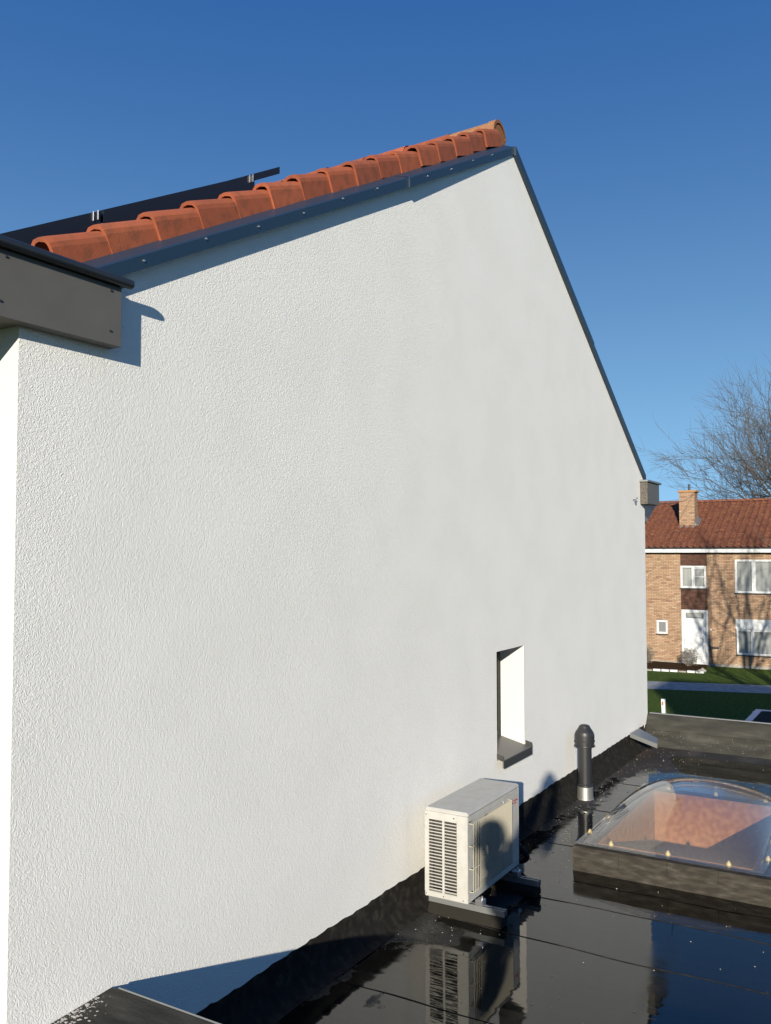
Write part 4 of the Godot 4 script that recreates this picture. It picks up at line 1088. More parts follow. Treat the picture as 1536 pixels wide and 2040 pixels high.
	for i in cuts.size() - 1:
		b = MB.new(); b.cbox(Vector3(cuts[i] + 0.004, 2.195, zf - 0.02), Vector3(cuts[i + 1] - 0.004, 2.36, zf + 0.30), 0.006); obj("eaves_board", b, M.white_paint, h)
	# roof with single tiles on the side towards the lawn
	var ze := zf + 0.34; var ye := 2.375; var zr := -38.0; var yr := 4.36
	var kk := (yr - ye) / (ze - zr)
	b = MB.new()
	b.prism([Vector3(-7.05, ye - 0.02, ze - 0.02), Vector3(-7.05, yr, zr), Vector3(-7.05, ye - 0.02, -42.4), Vector3(-7.05, ye - 0.12, -42.3), Vector3(-7.05, yr - 0.14, zr), Vector3(-7.05, ye - 0.12, ze - 0.1)], Vector3(11.4, 0, 0))
	var roof := obj("roof", b, M.slate, h)
	var wave := [[0.0, 0.006], [0.07, -0.004], [0.135, 0.004], [0.17, 0.045], [0.21, 0.058], [0.25, 0.012]]
	var L := 0.37
	var tm := []
	var tb := MB.new()
	for i in 5:
		var p = wave[i]; var q = wave[i + 1]
		tb.quad(Vector3(p[0], p[1] + 0.035, 0), Vector3(q[0], q[1] + 0.035, 0), Vector3(q[0], q[1] + 0.004, -L), Vector3(p[0], p[1] + 0.004, -L), Vector3.UP)
		tb.quad(Vector3(p[0], p[1] + 0.035, 0), Vector3(q[0], q[1] + 0.035, 0), Vector3(q[0], q[1] + 0.012, 0), Vector3(p[0], p[1] + 0.012, 0), Vector3.BACK)
	for i in 4: tm.append(tb.mesh(M["old_tile%d" % i]))
	var th := atan(kk)
	var gauge := 0.318 * cos(th)
	var rest := MB.new()
	for c in 46:
		for r in 15:
			var pos := Vector3(-7.02 + 0.246 * c, ye + 0.01 + r * gauge * kk, ze - r * gauge)
			var bs := Basis(Vector3.RIGHT, th + rng.randf_range(-0.006, 0.006)) * Basis(Vector3.UP, rng.randf_range(-0.008, 0.008))
			pos += Vector3(rng.randf_range(-0.003, 0.003), rng.randf_range(-0.002, 0.002), 0)
			if c < 20:
				var o := put("roof_tile", tm[rng.randi() % 4], roof)
				o.global_position = pos; o.basis = bs
			else:
				var tf := Transform3D(bs, pos)
				for i in range(0, tb.v.size(), 3):
					rest.tri(tf * tb.v[i], tf * tb.v[i + 1], tf * tb.v[i + 2])
	tag(obj("remaining_roof_tiles", rest, M.old_tile0, roof), "", "", "", "stuff")
	for i in 28:
		var xa := -7.04 + 0.405 * i
		b = MB.new()
		for j in 7:
			var a0 := PI * j / 7.0; var a1 := PI * (j + 1) / 7.0
			var d0 := Vector3(0, sin(a0), cos(a0) * 1.15) * 0.085; var d1 := Vector3(0, sin(a1), cos(a1) * 1.15) * 0.085
			var o := Vector3(xa, yr + 0.035, zr)
			b.quad(o + d0 * 1.1, o + d1 * 1.1, o + d1 + Vector3(0.42, 0, 0), o + d0 + Vector3(0.42, 0, 0), d0 + d1)
			b.tri(o, o + d0 * 1.1, o + d1 * 1.1, Vector3.LEFT)
		obj("ridge_tile", b, M["old_tile%d" % (i % 4)], roof)
	# chimney
	var cz0 := -35.55; var cz1 := -36.15; var cx0 := -5.55; var cx1 := -4.93
	b = MB.new(); b.box(Vector3(cx0 + 0.01, 2.9, cz1 + 0.01), Vector3(cx1 - 0.01, 4.68, cz0 - 0.01))
	var chim := obj("chimney", b, M.joint, roof)
	b = MB.new(); b.use_c = true
	bricks(b, cx0, cx1, 3.2, 4.68, cz0, [], false)
	var b2 := MB.new(); b2.use_c = true
	bricks(b2, 0.0, 0.6, 3.2, 4.68, 0.0, [], false)
	for s in [[cx1, PI / 2, cz0], [cx0, -PI / 2, cz1]]:
		var tf := Transform3D(Basis(Vector3.UP, s[1]), Vector3(s[0], 0, s[2]))
		for i in range(0, b2.v.size(), 3):
			b.tint = b2.c[i]
			b.tri(tf * b2.v[i], tf * b2.v[i + 1], tf * b2.v[i + 2])
	var cb := obj("chimney_bricks", b, M.brick, chim); tag(cb, "", "", "", "stuff")
	b = MB.new(); b.use_c = true; b.tint = Color(0.40, 0.23, 0.10)
	b.cbox(Vector3(cx0 - 0.06, 4.68, cz1 - 0.06), Vector3(cx1 + 0.06, 4.76, cz0 + 0.06), 0.008); obj("chimney_cap", b, M.brick, chim)
	b = MB.new()
	var sy := func(z: float) -> float: return ye + (ze - z) * kk + 0.055
	b.hexa([Vector3(cx0 - 0.05, sy.call(cz0 + 0.1), cz0 + 0.1), Vector3(cx1 + 0.06, sy.call(cz0 + 0.1), cz0 + 0.1), Vector3(cx1 + 0.06, sy.call(cz0) + 0.01, cz0 + 0.002), Vector3(cx0 - 0.05, sy.call(cz0) + 0.01, cz0 + 0.002),
		Vector3(cx0 - 0.05, sy.call(cz0 + 0.1) - 0.02, cz0 + 0.1), Vector3(cx1 + 0.06, sy.call(cz0 + 0.1) - 0.02, cz0 + 0.1), Vector3(cx1 + 0.06, sy.call(cz0) - 0.06, cz0 + 0.002), Vector3(cx0 - 0.05, sy.call(cz0) - 0.06, cz0 + 0.002)])
	b.hexa([Vector3(cx1 + 0.002, sy.call(cz0), cz0), Vector3(cx1 + 0.14, sy.call(cz0), cz0), Vector3(cx1 + 0.14, sy.call(cz1), cz1), Vector3(cx1 + 0.002, sy.call(cz1) + 0.1, cz1),
		Vector3(cx1 + 0.002, sy.call(cz0) + 0.12, cz0), Vector3(cx1 + 0.10, sy.call(cz0) + 0.03, cz0), Vector3(cx1 + 0.10, sy.call(cz1) + 0.03, cz1), Vector3(cx1 + 0.002, sy.call(cz1) + 0.16, cz1)])
	obj("lead_flashing", b, M.zinc, chim)
	b = MB.new()
	b.tube(PackedVector3Array([Vector3(-5.2, 4.74, -35.85), Vector3(-5.2, 5.02, -35.85)]), PackedFloat32Array([0.05, 0.045]), 10)
	b.tube(PackedVector3Array([Vector3(-5.2, 5.02, -35.85), Vector3(-5.2, 5.03, -35.85)]), PackedFloat32Array([0.02, 0.09]), 10)
	obj("flue", b, M.dark_bead, chim)

func far_slate_house() -> void:
	var h := thing("slate_house", "distant house with dark slate roof showing beside the white wall", "house", Vector3(-13, GY, -52))
	var b := MB.new(); b.box(Vector3(-17.5, GY, -49), Vector3(-9.4, 3.0, -56)); obj("wall", b, M.neighbour_brick, h)
	b = MB.new(); b.prism([Vector3(-9.0, 2.9, -48.6), Vector3(-13.2, 7.2, -48.6), Vector3(-17.8, 2.9, -48.6), Vector3(-17.6, 2.75, -48.6), Vector3(-13.2, 7.0, -48.6), Vector3(-9.2, 2.75, -48.6)], Vector3(0, 0, -8)); obj("roof", b, M.slate, h)
	b = MB.new(); b.prism([Vector3(-9.4, 3.0, -49), Vector3(-13.2, 6.9, -49), Vector3(-17.5, 3.0, -49)], Vector3(0, 0, -0.3)); obj("gable", b, M.slate, h)

func neighbour_house() -> void:      # stands outside the picture; its shadow lies on the lawn
	var h := thing("neighbour_house", "two storey flat roofed brick house beside the annex, throwing shade on the lawn", "house", Vector3(10, GY, -1))
	var b := MB.new(); b.box(Vector3(6.3, GY, -0.5), Vector3(14, 5.2, 2)); obj("wall", b, M.neighbour_brick, h)
	b = MB.new(); b.cbox(Vector3(6.24, 5.2, -0.56), Vector3(14.06, 5.45, 2.06), 0.02); obj("roof_edge", b, M.grey_panel, h)
	for q in [[0.1, 1.4, 0.2, 1.5], [0.1, 1.4, 3.0, 4.3]]:
		b = MB.new(); b.cbox(Vector3(6.26, q[2], q[0]), Vector3(6.32, q[3], q[1]), 0.01); var w := obj("window", b, M.white_paint, h)
		b = MB.new(); b.box(Vector3(6.255, q[2] + 0.08, q[0] + 0.08), Vector3(6.259, q[3] - 0.08, q[1] - 0.08)); obj("pane", b, M.car_glass, w)

# ---------------------------------------------------------------- trees and plants
func grow(trunk: MB, twigs: MB, p: Vector3, dir: Vector3, length: float, r: float, level: int, cfg: Dictionary) -> void:
	var steps := 5 if level < 2 else (4 if level < 4 else 3)
	var pts := PackedVector3Array([p]); var rad := PackedFloat32Array([r])
	var d := dir
	var tip := r * (0.55 if level < cfg.levels else 0.3)
	for i in steps:
		d = (d + Vector3(rng.randfn(0, 1), rng.randfn(0, 1), rng.randfn(0, 1)) * cfg.bend + Vector3.UP * cfg.up * (0.4 if level == 0 else 1.0)).normalized()
		if p.x < cfg.xmin: d = (d + Vector3(0.8, 0, 0)).normalized()
		p += d * length / steps
		pts.append(p); rad.append(lerpf(r, tip, (i + 1) / float(steps)))
	if level <= 2: trunk.tube(pts, rad, 8 if level == 0 else 5, false)
	else:
		for i in steps: twigs.twig(pts[i], pts[i + 1], rad[i], rad[i + 1])
	if level >= cfg.levels: return
	var n: int = cfg.kids[level]
	for k in n:
		var f := rng.randf_range(0.35 if level == 0 else 0.2, 1.0)
		if k == 0: f = 1.0
		var idx := int(f * steps)
		var q := pts[mini(idx, steps)].lerp(pts[mini(idx + 1, steps)], f * steps - idx) if idx < steps else pts[steps]
		var ax := d.cross(Vector3(rng.randfn(0, 1), rng.randfn(0, 1), rng.randfn(0, 1))).normalized()
		var nd := d.rotated(ax, rng.randf_range(0.25, 0.95) if k > 0 else rng.randf_range(0.05, 0.35)).normalized()
		grow(trunk, twigs, q, nd, length * rng.randf_range(cfg.shrink - 0.1, cfg.shrink + 0.08), maxf(rad[mini(idx, steps)] * rng.randf_range(0.55, 0.75), cfg.thin), level + 1, cfg)

func trees() -> void:
	rng.seed = 77
	var at := Vector3(-0.3, GY, -47)
	var t := thing("bare_tree", "tall leafless tree with a wide crown behind the brick house", "tree", at, "leafless trees")
	var a := MB.new(); var b := MB.new()
	var cfg := {"levels": 6, "bend": 0.13, "up": 0.05, "kids": [7, 6, 5, 5, 4, 3], "shrink": 0.71, "thin": 0.008, "xmin": -50.0}
	a.tube(PackedVector3Array([at + Vector3(0, -0.1, 0), at + Vector3(0, 0.4, 0), at + Vector3(0.05, 3.4, 0)]), PackedFloat32Array([0.5, 0.38, 0.3]), 10, false)
	for k in 6:
		var ang := TAU * k / 6.0 + 0.5
		var out := Vector3(cos(ang), 0, sin(ang))
		grow(a, b, at + Vector3(0.05, 3.0 + 0.25 * k, 0), (out * (0.9 if k % 2 == 0 else 0.6) + Vector3.UP).normalized(), 4.3, 0.17, 1, cfg)
	grow(a, b, at + Vector3(0.05, 3.4, 0), Vector3(0.05, 1, 0).normalized(), 4.6, 0.24, 1, cfg)
	obj("trunk", a, M.bark, t); obj("crown", b, M.twig, t)
	print("tree tris ", (a.v.size() + b.v.size()) / 3)
	# multi-stemmed tree on the lawn, mostly right of the picture; its shadow falls on the brick front
	at = Vector3(1.75, GY, -20.5)
	t = thing("bare_tree", "leafless multi stemmed tree on the lawn at the right edge", "tree", at, "leafless trees")
	a = MB.new(); b = MB.new()
	cfg = {"levels": 5, "bend": 0.10, "up": 0.09, "kids": [6, 4, 4, 3, 3], "shrink": 0.60, "thin": 0.006, "xmin": 0.75}
	for k in 5:
		var ang := TAU * k / 5.0
		var lean := Vector3(cos(ang) * 0.16, 1, sin(ang) * 0.16).normalized()
		grow(a, b, at + Vector3(cos(ang), 0, sin(ang)) * 0.25 + Vector3(0, -0.05, 0), lean, 5.0, 0.11 - 0.01 * k, 1, cfg)
	cfg.xmin = -0.9
	grow(a, b, at + Vector3(-0.4, 4.3, 0.0), Vector3(-1, 0.0, 0.1).normalized(), 1.25, 0.012, 3, cfg)
	obj("trunk", a, M.bark, t); obj("crown", b, M.twig, t)
	# two clipped shrubs and the bed in front of the brick house
	for q in [[-4.70, -33.05, 0.36, 0.40, "round clipped grey shrub in front of the white door"], [-6.35, -33.0, 0.34, 0.42, "round clipped grey shrub at the foot of the brick wall by the white gable"]]:
		var o := Vector3(q[0], GY, q[1])
		t = thing("round_shrub", q[4], "shrub", o, "clipped shrubs at the brick house")
		a = MB.new(); b = MB.new()
		for k in 7:
			var d := Vector3(rng.randfn(0, 0.5), 1, rng.randfn(0, 0.5)).normalized()
			a.tube(PackedVector3Array([o, o + d * q[3] * 0.8]), PackedFloat32Array([0.02, 0.008]), 5, false)
		for k in 2600:
			var d := Vector3(rng.randfn(0, 1), rng.randfn(0, 1), rng.randfn(0, 1)).normalized()
			var rr := pow(rng.randf(), 0.3) * (0.86 + 0.14 * sin(d.x * 7.0 + d.y * 5.0))
			var c := o + Vector3(0, q[3] * 0.98, 0) + d * Vector3(q[2], q[3], q[2]) * rr
			var e := (d + Vector3(rng.randfn(0, 0.5), rng.randfn(0, 0.5) + 0.3, rng.randfn(0, 0.5))).normalized()
			var s := e.cross(Vector3(rng.randfn(0, 1), rng.randfn(0, 1), rng.randfn(0, 1))).normalized() * 0.008
			var l := rng.randf_range(0.025, 0.06)
			b.tri(c - s, c + s, c + e * l)
		obj("stem", a, M.bark, t); obj("foliage", b, M.bush, t)

func street() -> void:
	# edging stones of the bed
	for i in 9:
		var b := MB.new()
		var x := -6.6 + i * 0.30
		var pale := i % 4 != 2
		b.cbox(Vector3(x, GY - 0.05, -31.35 - i * 0.04), Vector3(x + 0.27, GY + (0.075 if pale else 0.05), -31.47 - i * 0.04), 0.012)
		tag(obj("edging_stone", b, M.white_paint if pale else M.concrete), "%s kerb stone of the flower bed edge, counted from the white gable" % ["first", "second", "third", "fourth", "fifth", "sixth", "seventh", "eighth", "ninth"][i], "kerb stone", "edging stones of the flower bed")
	var k := 0
	for q in [[-4.10, -31.7, 0.12], [-4.02, -32.05, 0.14]]:
		var b := MB.new(); b.blob(Vector3(q[0], GY + 0.05, q[1]), Vector3(q[2], q[2] * 0.8, q[2]), 0.4, rng)
		tag(obj("field_stone", b, M.concrete), ["grey stone at the lawn corner of the flower bed", "grey stone behind another, beside the white door"][k], "stone", "stones at the flower bed"); k += 1
	# marker post
	var t := thing("marker_post", "white marker post with a red patch beyond the far parapet", "post", Vector3(-1.6, GY, -16.3))
	var b := MB.new(); b.hexa([Vector3(-1.660, GY - 0.1, -16.26), Vector3(-1.585, GY - 0.1, -16.26), Vector3(-1.585, GY - 0.1, -16.34), Vector3(-1.660, GY - 0.1, -16.34), Vector3(-1.712, -0.74, -16.27), Vector3(-1.645, -0.745, -16.27), Vector3(-1.645, -0.745, -16.35), Vector3(-1.712, -0.74, -16.35)])
	obj("shaft", b, M.white_paint, t)
	b = MB.new(); b.box(Vector3(-1.69, -0.86, -16.263), Vector3(-1.665, -0.79, -16.257)); obj("red_patch", b, M.rust_red, t)
	# parked car, its tail towards the annex
	var c := Vector3(-0.08, GY, -13.9)
	t = thing("parked_car", "white car parked beyond the far parapet, rear window towards the roof", "car", c + Vector3(0.87, 0, -2))
	b = MB.new()
	var side := [Vector2(0.0, 0.32), Vector2(0.02, 0.85), Vector2(0.10, 0.95), Vector2(2.9, 0.93), Vector2(3.95, 0.78), Vector2(4.05, 0.55), Vector2(4.02, 0.3)]
	var poly := []
	for s in side: poly.append(c + Vector3(0.0, s.y, -s.x))
	b.prism(poly, Vector3(1.74, 0, 0))
	var body := obj("body", b, M.car_white, t)
	# cabin: pillars and roof leave the windows open for glass
	var cab := func(x: float, y: float, z: float) -> Vector3: return c + Vector3(x, y, -z)
	b = MB.new()
	var lo := [[0.06, 0.10], [1.68, 0.10], [1.68, 2.75], [0.06, 2.75]]; var hi := [[0.16, 0.34], [1.58, 0.34], [1.58, 2.0], [0.16, 2.0]]
	for i in 4:
		var p0: Vector3 = cab.call(lo[i][0], 0.93, lo[i][1]); var p1: Vector3 = cab.call(hi[i][0], 1.44, hi[i][1])
		var sx := 0.085 if lo[i][0] < 1 else -0.085; var sz := -0.09 if lo[i][1] < 1 else 0.09
		b.hexa([p0, p0 + Vector3(sx, 0, 0), p0 + Vector3(sx, 0, sz), p0 + Vector3(0, 0, sz), p1, p1 + Vector3(sx, 0, 0), p1 + Vector3(sx, 0, sz), p1 + Vector3(0, 0, sz)])
	b.hexa([cab.call(0.15, 1.40, 0.31), cab.call(1.59, 1.40, 0.31), cab.call(1.59, 1.40, 2.03), cab.call(0.15, 1.40, 2.03), cab.call(0.22, 1.49, 0.40), cab.call(1.52, 1.49, 0.40), cab.call(1.52, 1.49, 1.95), cab.call(0.22, 1.49, 1.95)])
	obj("cabin", b, M.car_white, t)
	b = MB.new()
	var rp := []
	for q in [[0.34, 0.58], [1.40, 0.58], [1.40, 1.78], [0.34, 1.78]]:
		for a in 5:
			var ang: float = PI / 2 * a / 4.0 + (PI if q[0] < 1 and q[1] < 1 else (PI * 1.5 if q[1] < 1 else (0.0 if q[0] > 1 else PI / 2)))
			rp.append(cab.call(q[0] + 0.07 * cos(ang) + (0.07 if q[0] < 1 else -0.07), 1.491, q[1] + 0.07 * sin(ang) + (0.07 if q[1] < 1 else -0.07)))
	b.prism(rp, Vector3(0, 0.004, 0))
	obj("roof_panel", b, M.rubber, t)
	for q in [[0, 1, "rear_window"], [1, 2, "side_window"], [2, 3, "windscreen"], [3, 0, "side_window"]]:
		b = MB.new()
		var i: int = q[0]; var j: int = q[1]
		var mid := Vector3(c.x + 0.87, c.y + 1.2, c.z - 1.2)
		var s := func(p: Vector3) -> Vector3: return mid + (p - mid) * Vector3(0.985, 1, 0.99)
		b.quad(s.call(cab.call(lo[i][0], 0.94, lo[i][1])), s.call(cab.call(lo[j][0], 0.94, lo[j][1])), s.call(cab.call(hi[j][0], 1.42, hi[j][1])), s.call(cab.call(hi[i][0], 1.42, hi[i][1])), Vector3.ZERO)
		obj(q[2], b, M.car_glass, t)
	for s in [[0.0, 0.72], [1.56, 0.72], [0.0, 3.2], [1.56, 3.2]]:
		b = MB.new()
		var p := c + Vector3(s[0] - 0.01, 0.31, -s[1])
		b.tube(PackedVector3Array([p, p + Vector3(0.2, 0, 0)]), PackedFloat32Array([0.31, 0.31]), 20)
		var wh := obj("wheel", b, M.tyre, t)
		b = MB.new(); b.tube(PackedVector3Array([p + Vector3(-0.006, 0, 0), p + Vector3(0.206, 0, 0)]), PackedFloat32Array([0.19, 0.19]), 14); obj("rim", b, M.alu, wh)
	for x in [0.03, 1.5]:
		b = MB.new(); b.cbox(c + Vector3(x, 0.62, 0.012), c + Vector3(x + 0.21, 0.88, -0.05), 0.01); obj("tail_light", b, M.red_lamp, t)

# ---------------------------------------------------------------- the photographer
func smin(a: float, b: float, k: float) -> float:
	var h := clampf(0.5 + 0.5 * (b - a) / k, 0.0, 1.0)
	return lerpf(b, a, h) - k * h * (1.0 - h)

func blend(mb: MB, caps: Array, cell: float, k: float, paint: Callable) -> void:
	var lo := Vector3.ONE * 1e9; var hi := -lo
	for c in caps:
		for e in [[c[0], c[2]], [c[1], c[3]]]:
			lo = lo.min(e[0] - Vector3.ONE * (e[1] + k + cell * 2)); hi = hi.max(e[0] + Vector3.ONE * (e[1] + k + cell * 2))
	var n := Vector3i(((hi - lo) / cell).ceil()) + Vector3i.ONE
	var F := PackedFloat32Array(); F.resize(n.x * n.y * n.z); F.fill(1.0)
	for c in caps:
		var a: Vector3 = c[0]; var ab: Vector3 = c[1] - c[0]; var ra: float = c[2]; var dr: float = c[3] - ra
		var l2 := maxf(ab.length_squared(), 1e-9)
		var m := Vector3.ONE * (maxf(c[2], c[3]) + k + cell * 2)
		var i0 := Vector3i(((c[0] as Vector3).min(c[1]) - m - lo) / cell).max(Vector3i.ZERO); var i1 := Vector3i(((c[0] as Vector3).max(c[1]) + m - lo) / cell + Vector3.ONE).min(n - Vector3i.ONE)
		for z in range(i0.z, i1.z + 1):
			for y in range(i0.y, i1.y + 1):
				var row := (z * n.y + y) * n.x
				for x in range(i0.x, i1.x + 1):
					var q := lo + Vector3(x, y, z) * cell - a
					var t := clampf(q.dot(ab) / l2, 0.0, 1.0)
					var d := (q - ab * t).length() - ra - dr * t
					if d < F[row + x] + k: F[row + x] = smin(F[row + x], d, k)
	var at := {}
	var ofs := [Vector3i(0, 0, 0), Vector3i(1, 0, 0), Vector3i(0, 1, 0), Vector3i(1, 1, 0), Vector3i(0, 0, 1), Vector3i(1, 0, 1), Vector3i(0, 1, 1), Vector3i(1, 1, 1)]
	var ed := [[0, 1], [2, 3], [4, 5], [6, 7], [0, 2], [1, 3], [4, 6], [5, 7], [0, 4], [1, 5], [2, 6], [3, 7]]
	for z in n.z - 1:
		for y in n.y - 1:
			for x in n.x - 1:
				var base := (z * n.y + y) * n.x + x
				var first := F[base] < 0
				var f := [F[base], F[base + 1], F[base + n.x], F[base + n.x + 1], 0, 0, 0, 0]
				var b2 := base + n.x * n.y
				f[4] = F[b2]; f[5] = F[b2 + 1]; f[6] = F[b2 + n.x]; f[7] = F[b2 + n.x + 1]
				var mixed := false
				for i in range(1, 8):
					if (f[i] < 0) != first: mixed = true; break
				if not mixed: continue
				var s := Vector3.ZERO; var m := 0
				for e in ed:
					var u: float = f[e[0]]; var w: float = f[e[1]]
					if (u < 0) != (w < 0):
						s += Vector3(ofs[e[0]]).lerp(Vector3(ofs[e[1]]), u / (u - w)); m += 1
				var g := Vector3(f[1] + f[3] + f[5] + f[7] - f[0] - f[2] - f[4] - f[6], f[2] + f[3] + f[6] + f[7] - f[0] - f[1] - f[4] - f[5], f[4] + f[5] + f[6] + f[7] - f[0] - f[1] - f[2] - f[3])
				at[Vector3i(x, y, z)] = [lo + (Vector3(x, y, z) + s / m) * cell, g.normalized()]
	var ax := [[Vector3i(1, 0, 0), Vector3i(0, 1, 0), Vector3i(0, 0, 1)], [Vector3i(0, 1, 0), Vector3i(0, 0, 1), Vector3i(1, 0, 0)], [Vector3i(0, 0, 1), Vector3i(1, 0, 0), Vector3i(0, 1, 0)]]
	for c in at:
		var base: int = (c.z * n.y + c.y) * n.x + c.x
		for a in ax:
			var o: Vector3i = a[0]
			var other := base + (o.z * n.y + o.y) * n.x + o.x
			if (F[base] < 0) == (F[other] < 0): continue
			var q := [c, c - a[1], c - a[1] - a[2], c - a[2]]
			var ok := true
			for w in q:
				if not at.has(w): ok = false
			if not ok: continue
			mb.tint = paint.call(at[q[0]][0])
			for w in [[0, 1, 2], [0, 2, 3]]:
				mb.stri([at[q[w[0]]][0], at[q[w[1]]][0], at[q[w[2]]][0]], [at[q[w[0]]][1], at[q[w[1]]][1], at[q[w[2]]][1]])

func photographer(lens: Vector3, view: Basis) -> void:
	var F := Vector3(-0.35, 0, -0.937); var R := F.cross(Vector3.UP)
	var O := Vector3(2.573, 0.29, 2.597) + R * 0.17
	var P := func(r: float, y: float, fw: float) -> Vector3: return O + R * r + Vector3.UP * y + F * fw
	var t := thing("person", "person in dark coat holding a phone up, standing behind the near parapet", "person", O)
	var ph := lens + view * Vector3(0, -0.055, 0.022)           # middle of the phone, just behind the viewpoint
	var hl: Vector3 = ph + view * Vector3(-0.055, -0.03, 0.015); var hr: Vector3 = ph + view * Vector3(0.055, -0.03, 0.015)
	var el: Vector3 = P.call(-0.02, 1.50, 0.22); var er: Vector3 = P.call(0.16, 1.52, 0.18)
	var wl := hl.lerp(el, 0.22); var wr := hr.lerp(er, 0.22)
	var caps := [
		[P.call(0.02, 0.95, 0), P.call(0.06, 1.12, 0.0), 0.18, 0.17], [P.call(0.06, 1.12, 0), P.call(0.06, 1.32, 0.0), 0.17, 0.175], [P.call(-0.05, 1.31, 0), P.call(0.16, 1.33, 0), 0.135, 0.14], [P.call(-0.03, 1.44, -0.05), P.call(0.10, 1.52, 0.0), 0.09, 0.09],
		[P.call(-0.08, 1.40, 0), P.call(-0.14, 1.40, 0), 0.075, 0.07], [P.call(0.13, 1.41, 0), P.call(0.19, 1.41, 0), 0.075, 0.07],
		[P.call(-0.08, 1.40, 0), P.call(-0.14, 1.53, 0.02), 0.07, 0.058],
		[P.call(-0.09, 0.92, 0), P.call(-0.10, 0.50, 0.02), 0.105, 0.065], [P.call(-0.10, 0.50, 0.02), P.call(-0.11, 0.09, -0.02), 0.068, 0.045],
		[P.call(0.09, 0.92, 0), P.call(0.10, 0.50, 0.02), 0.105, 0.065], [P.call(0.10, 0.50, 0.02), P.call(0.12, 0.09, -0.02), 0.068, 0.045],
		[P.call(-0.11, 0.045, -0.04), P.call(-0.13, 0.035, 0.16), 0.045, 0.035], [P.call(0.12, 0.045, -0.04), P.call(0.14, 0.035, 0.16), 0.045, 0.035],
		[P.call(-0.14, 1.40, 0), el, 0.078, 0.075], [el, wl, 0.072, 0.045], [P.call(0.20, 1.41, 0), er, 0.085, 0.068], [er, wr, 0.064, 0.042]]
	var b := MB.new(); b.use_c = true
	var neck: float = O.y + 1.50
	var paint := func(p: Vector3) -> Color:
		if p.y > neck and Vector2(p.x, p.z).distance_to(Vector2(O.x - R.x * 0.16, O.z - R.z * 0.16)) < 0.085: return Color(0.50, 0.30, 0.22)
		if p.y < O.y + 0.09: return Color(0.03, 0.025, 0.02)
		if p.y < O.y + 0.90: return Color(0.05, 0.06, 0.09)
		return Color(0.03, 0.035, 0.05)
	blend(b, caps, 0.02, 0.045, paint)
	var hc: Vector3 = P.call(-0.17, 1.635, 0.02)
	var H := func(r: float, y: float, fw: float) -> Vector3: return hc + R * r + Vector3.UP * y + F * fw
	var skin := func(_p: Vector3) -> Color: return Color(0.50, 0.30, 0.22)
	blend(b, [[H.call(0, 0.03, -0.015), H.call(0, 0.03, 0.02), 0.082, 0.078], [H.call(0, -0.02, 0.03), H.call(0, -0.075, 0.045), 0.062, 0.042], [H.call(0, -0.06, -0.02), H.call(0, -0.14, -0.02), 0.055, 0.055],
		[H.call(0, 0.015, 0.095), H.call(0, -0.025, 0.112), 0.009, 0.014], [H.call(-0.08, 0.01, 0), H.call(-0.085, -0.025, 0.0), 0.014, 0.012], [H.call(0.08, 0.01, 0), H.call(0.085, -0.025, 0.0), 0.014, 0.012],
		[H.call(-0.02, -0.052, 0.088), H.call(0.02, -0.052, 0.088), 0.008, 0.008], [H.call(-0.045, 0.03, 0.078), H.call(0.045, 0.03, 0.078), 0.012, 0.012]], 0.007, 0.02, skin)
	for s in [-1.0, 1.0]:
		var wr2: Vector3 = wl if s < 0 else wr
		var hp: Vector3 = hl if s < 0 else hr
		var V := func(x: float, y: float, z: float) -> Vector3: return hp + view * Vector3(x * s, y, z)
		var hand := [[wr2, V.call(0.005, -0.03, 0.0), 0.028, 0.026], [V.call(0.004, -0.03, 0.004), V.call(-0.002, 0.035, 0.0), 0.022, 0.02]]
		for k in 4:
			var yy := 0.042 - 0.021 * k; var ln: float = [0.9, 1.0, 0.95, 0.8][k]
			var a: Vector3 = V.call(0.0, yy, 0.004); var m: Vector3 = V.call(-0.004, yy + 0.004, -0.026 * ln); var e: Vector3 = V.call(-0.022 * ln, yy + 0.006, -0.033)
			hand.append([a, m, 0.0095, 0.009]); hand.append([m, e, 0.009, 0.0075])
		hand.append([V.call(0.0, -0.02, 0.015), V.call(-0.02, 0.02, 0.022), 0.012, 0.0105]); hand.append([V.call(-0.02, 0.02, 0.022), V.call(-0.038, 0.035, 0.012), 0.0105, 0.009])
		blend(b, hand, 0.004, 0.008, skin)
	var body := mat("person", 1, 1, 1, 0.85, 0.3); body.vertex_color_use_as_albedo = true
	obj("body", b, body, t)
	b = MB.new()
	blend(b, [[H.call(0, 0.045, -0.03), H.call(0, 0.06, 0.01), 0.088, 0.08], [H.call(0, -0.02, -0.045), H.call(0, 0.03, -0.04), 0.07, 0.08]], 0.01, 0.02, skin)
	obj("hair", b, M.hair, t)
	b = MB.new(); b.cbox(Vector3(-0.037, -0.08, -0.0045), Vector3(0.037, 0.08, 0.0045), 0.004)
	var o := put("smartphone", b.mesh(M.black_glass))
	o.global_transform = Transform3D(view, ph)
	tag(o, "black smartphone held up in both hands of the person", "phone")

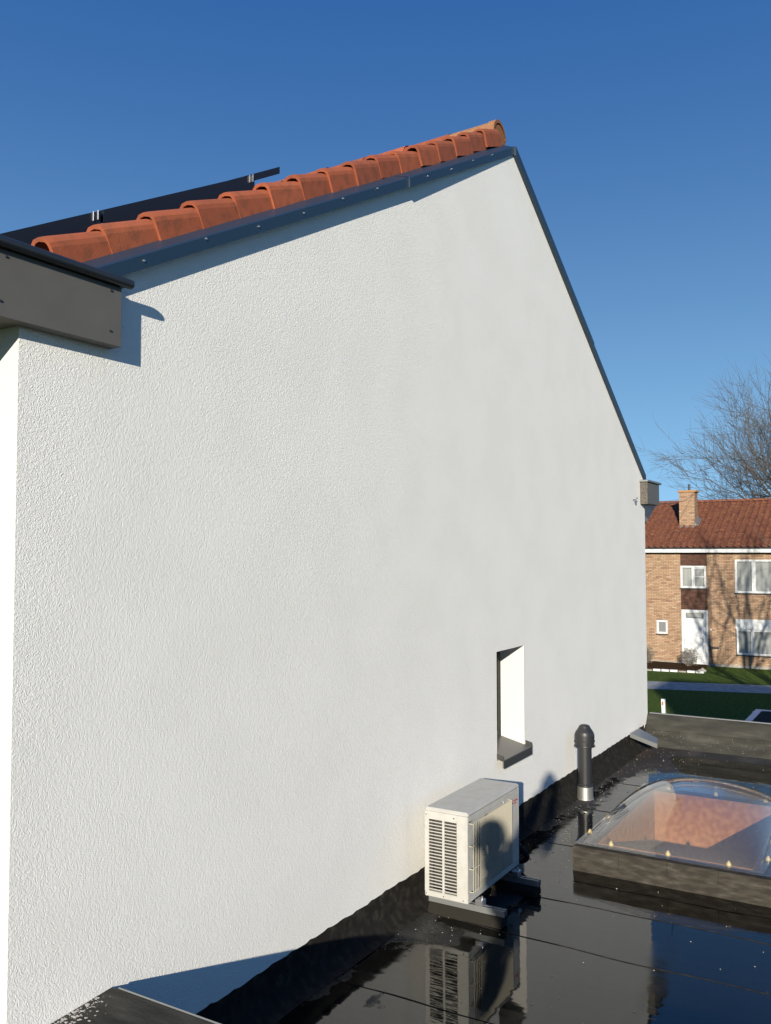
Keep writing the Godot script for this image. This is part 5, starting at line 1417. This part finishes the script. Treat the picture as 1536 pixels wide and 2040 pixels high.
# ---------------------------------------------------------------- all together
func _ready() -> void:
	rng.seed = 20240214
	var cam := Camera3D.new(); cam.name = "camera"
	cam.fov = rad_to_deg(2.0 * atan(1020.0 / 1757.0)); cam.near = 0.02; cam.far = 900.0
	cam.position = Vector3(2.74, 2.24, 2.016); cam.rotation = Vector3(0.045, 0.539, -0.001)
	add_child(cam); cam.current = true
	var sky := ProceduralSkyMaterial.new()
	sky.sky_top_color = lin(0.008, 0.058, 0.208); sky.sky_horizon_color = lin(0.215, 0.42, 0.615); sky.sky_curve = 0.17
	sky.ground_horizon_color = lin(0.12, 0.13, 0.12); sky.ground_bottom_color = lin(0.06, 0.065, 0.05)
	sky.sun_angle_max = 12.0; sky.sun_curve = 0.1
	var env := Environment.new(); env.background_mode = Environment.BG_SKY
	env.sky = Sky.new(); env.sky.sky_material = sky
	env.tonemap_mode = Environment.TONE_MAPPER_LINEAR; env.tonemap_exposure = 1.67
	env.sdfgi_enabled = true; env.ssao_enabled = true; env.ssil_enabled = true
	var we := WorldEnvironment.new(); we.name = "environment"; we.environment = env; add_child(we)
	var sun := DirectionalLight3D.new(); sun.name = "sun"
	sun.light_energy = 1.35; sun.light_color = Color(1.0, 0.965, 0.895); sun.light_angular_distance = 0.53; sun.shadow_enabled = true
	add_child(sun)
	var az := deg_to_rad(20.5); var el := deg_to_rad(13.8)
	sun.look_at_from_position(Vector3.ZERO, Vector3(-sin(az) * cos(el), -sin(el), -cos(az) * cos(el)), Vector3.UP)
	materials()
	# ground
	var b := MB.new()
	b.quad(Vector3(-400, GY, 300), Vector3(400, GY, 300), Vector3(400, GY, -600), Vector3(-400, GY, -600), Vector3.UP)
	tag(obj("lawn", b, M.lawn), "", "", "", "structure")
	b = MB.new()
	var pa := Vector3(-12, GY + 0.004, -25.05); var pd := Vector3(1, 0, -0.27).normalized(); var pw := Vector3(0, 0, -1.85)
	b.quad(pa, pa + pd * 30, pa + pd * 30 + pw, pa + pw, Vector3.UP)
	tag(obj("path", b, M.path), "", "", "", "structure")
	b = MB.new()
	b.prism([Vector3(-6.9, GY + 0.03, -33.9), Vector3(-6.9, GY + 0.03, -31.45), Vector3(-4.15, GY + 0.03, -31.8), Vector3(-4.1, GY + 0.03, -33.6)], Vector3(0, 0.05, 0))
	tag(obj("flower_bed", b, M.soil), "", "", "", "structure")
	b = MB.new(); b.box(Vector3(0.35, GY, 0.05), Vector3(5.8, 0.29, 3.6))
	tag(obj("terrace", b, M.concrete), "", "", "", "structure")
	white_house()
	flat_roof()
	brick_house()
	far_slate_house()
	neighbour_house()
	solar_panels()
	air_conditioner()
	vent_pipe()
	skylight()
	small_roof_things()
	street()
	trees()
	photographer(cam.position, cam.basis)
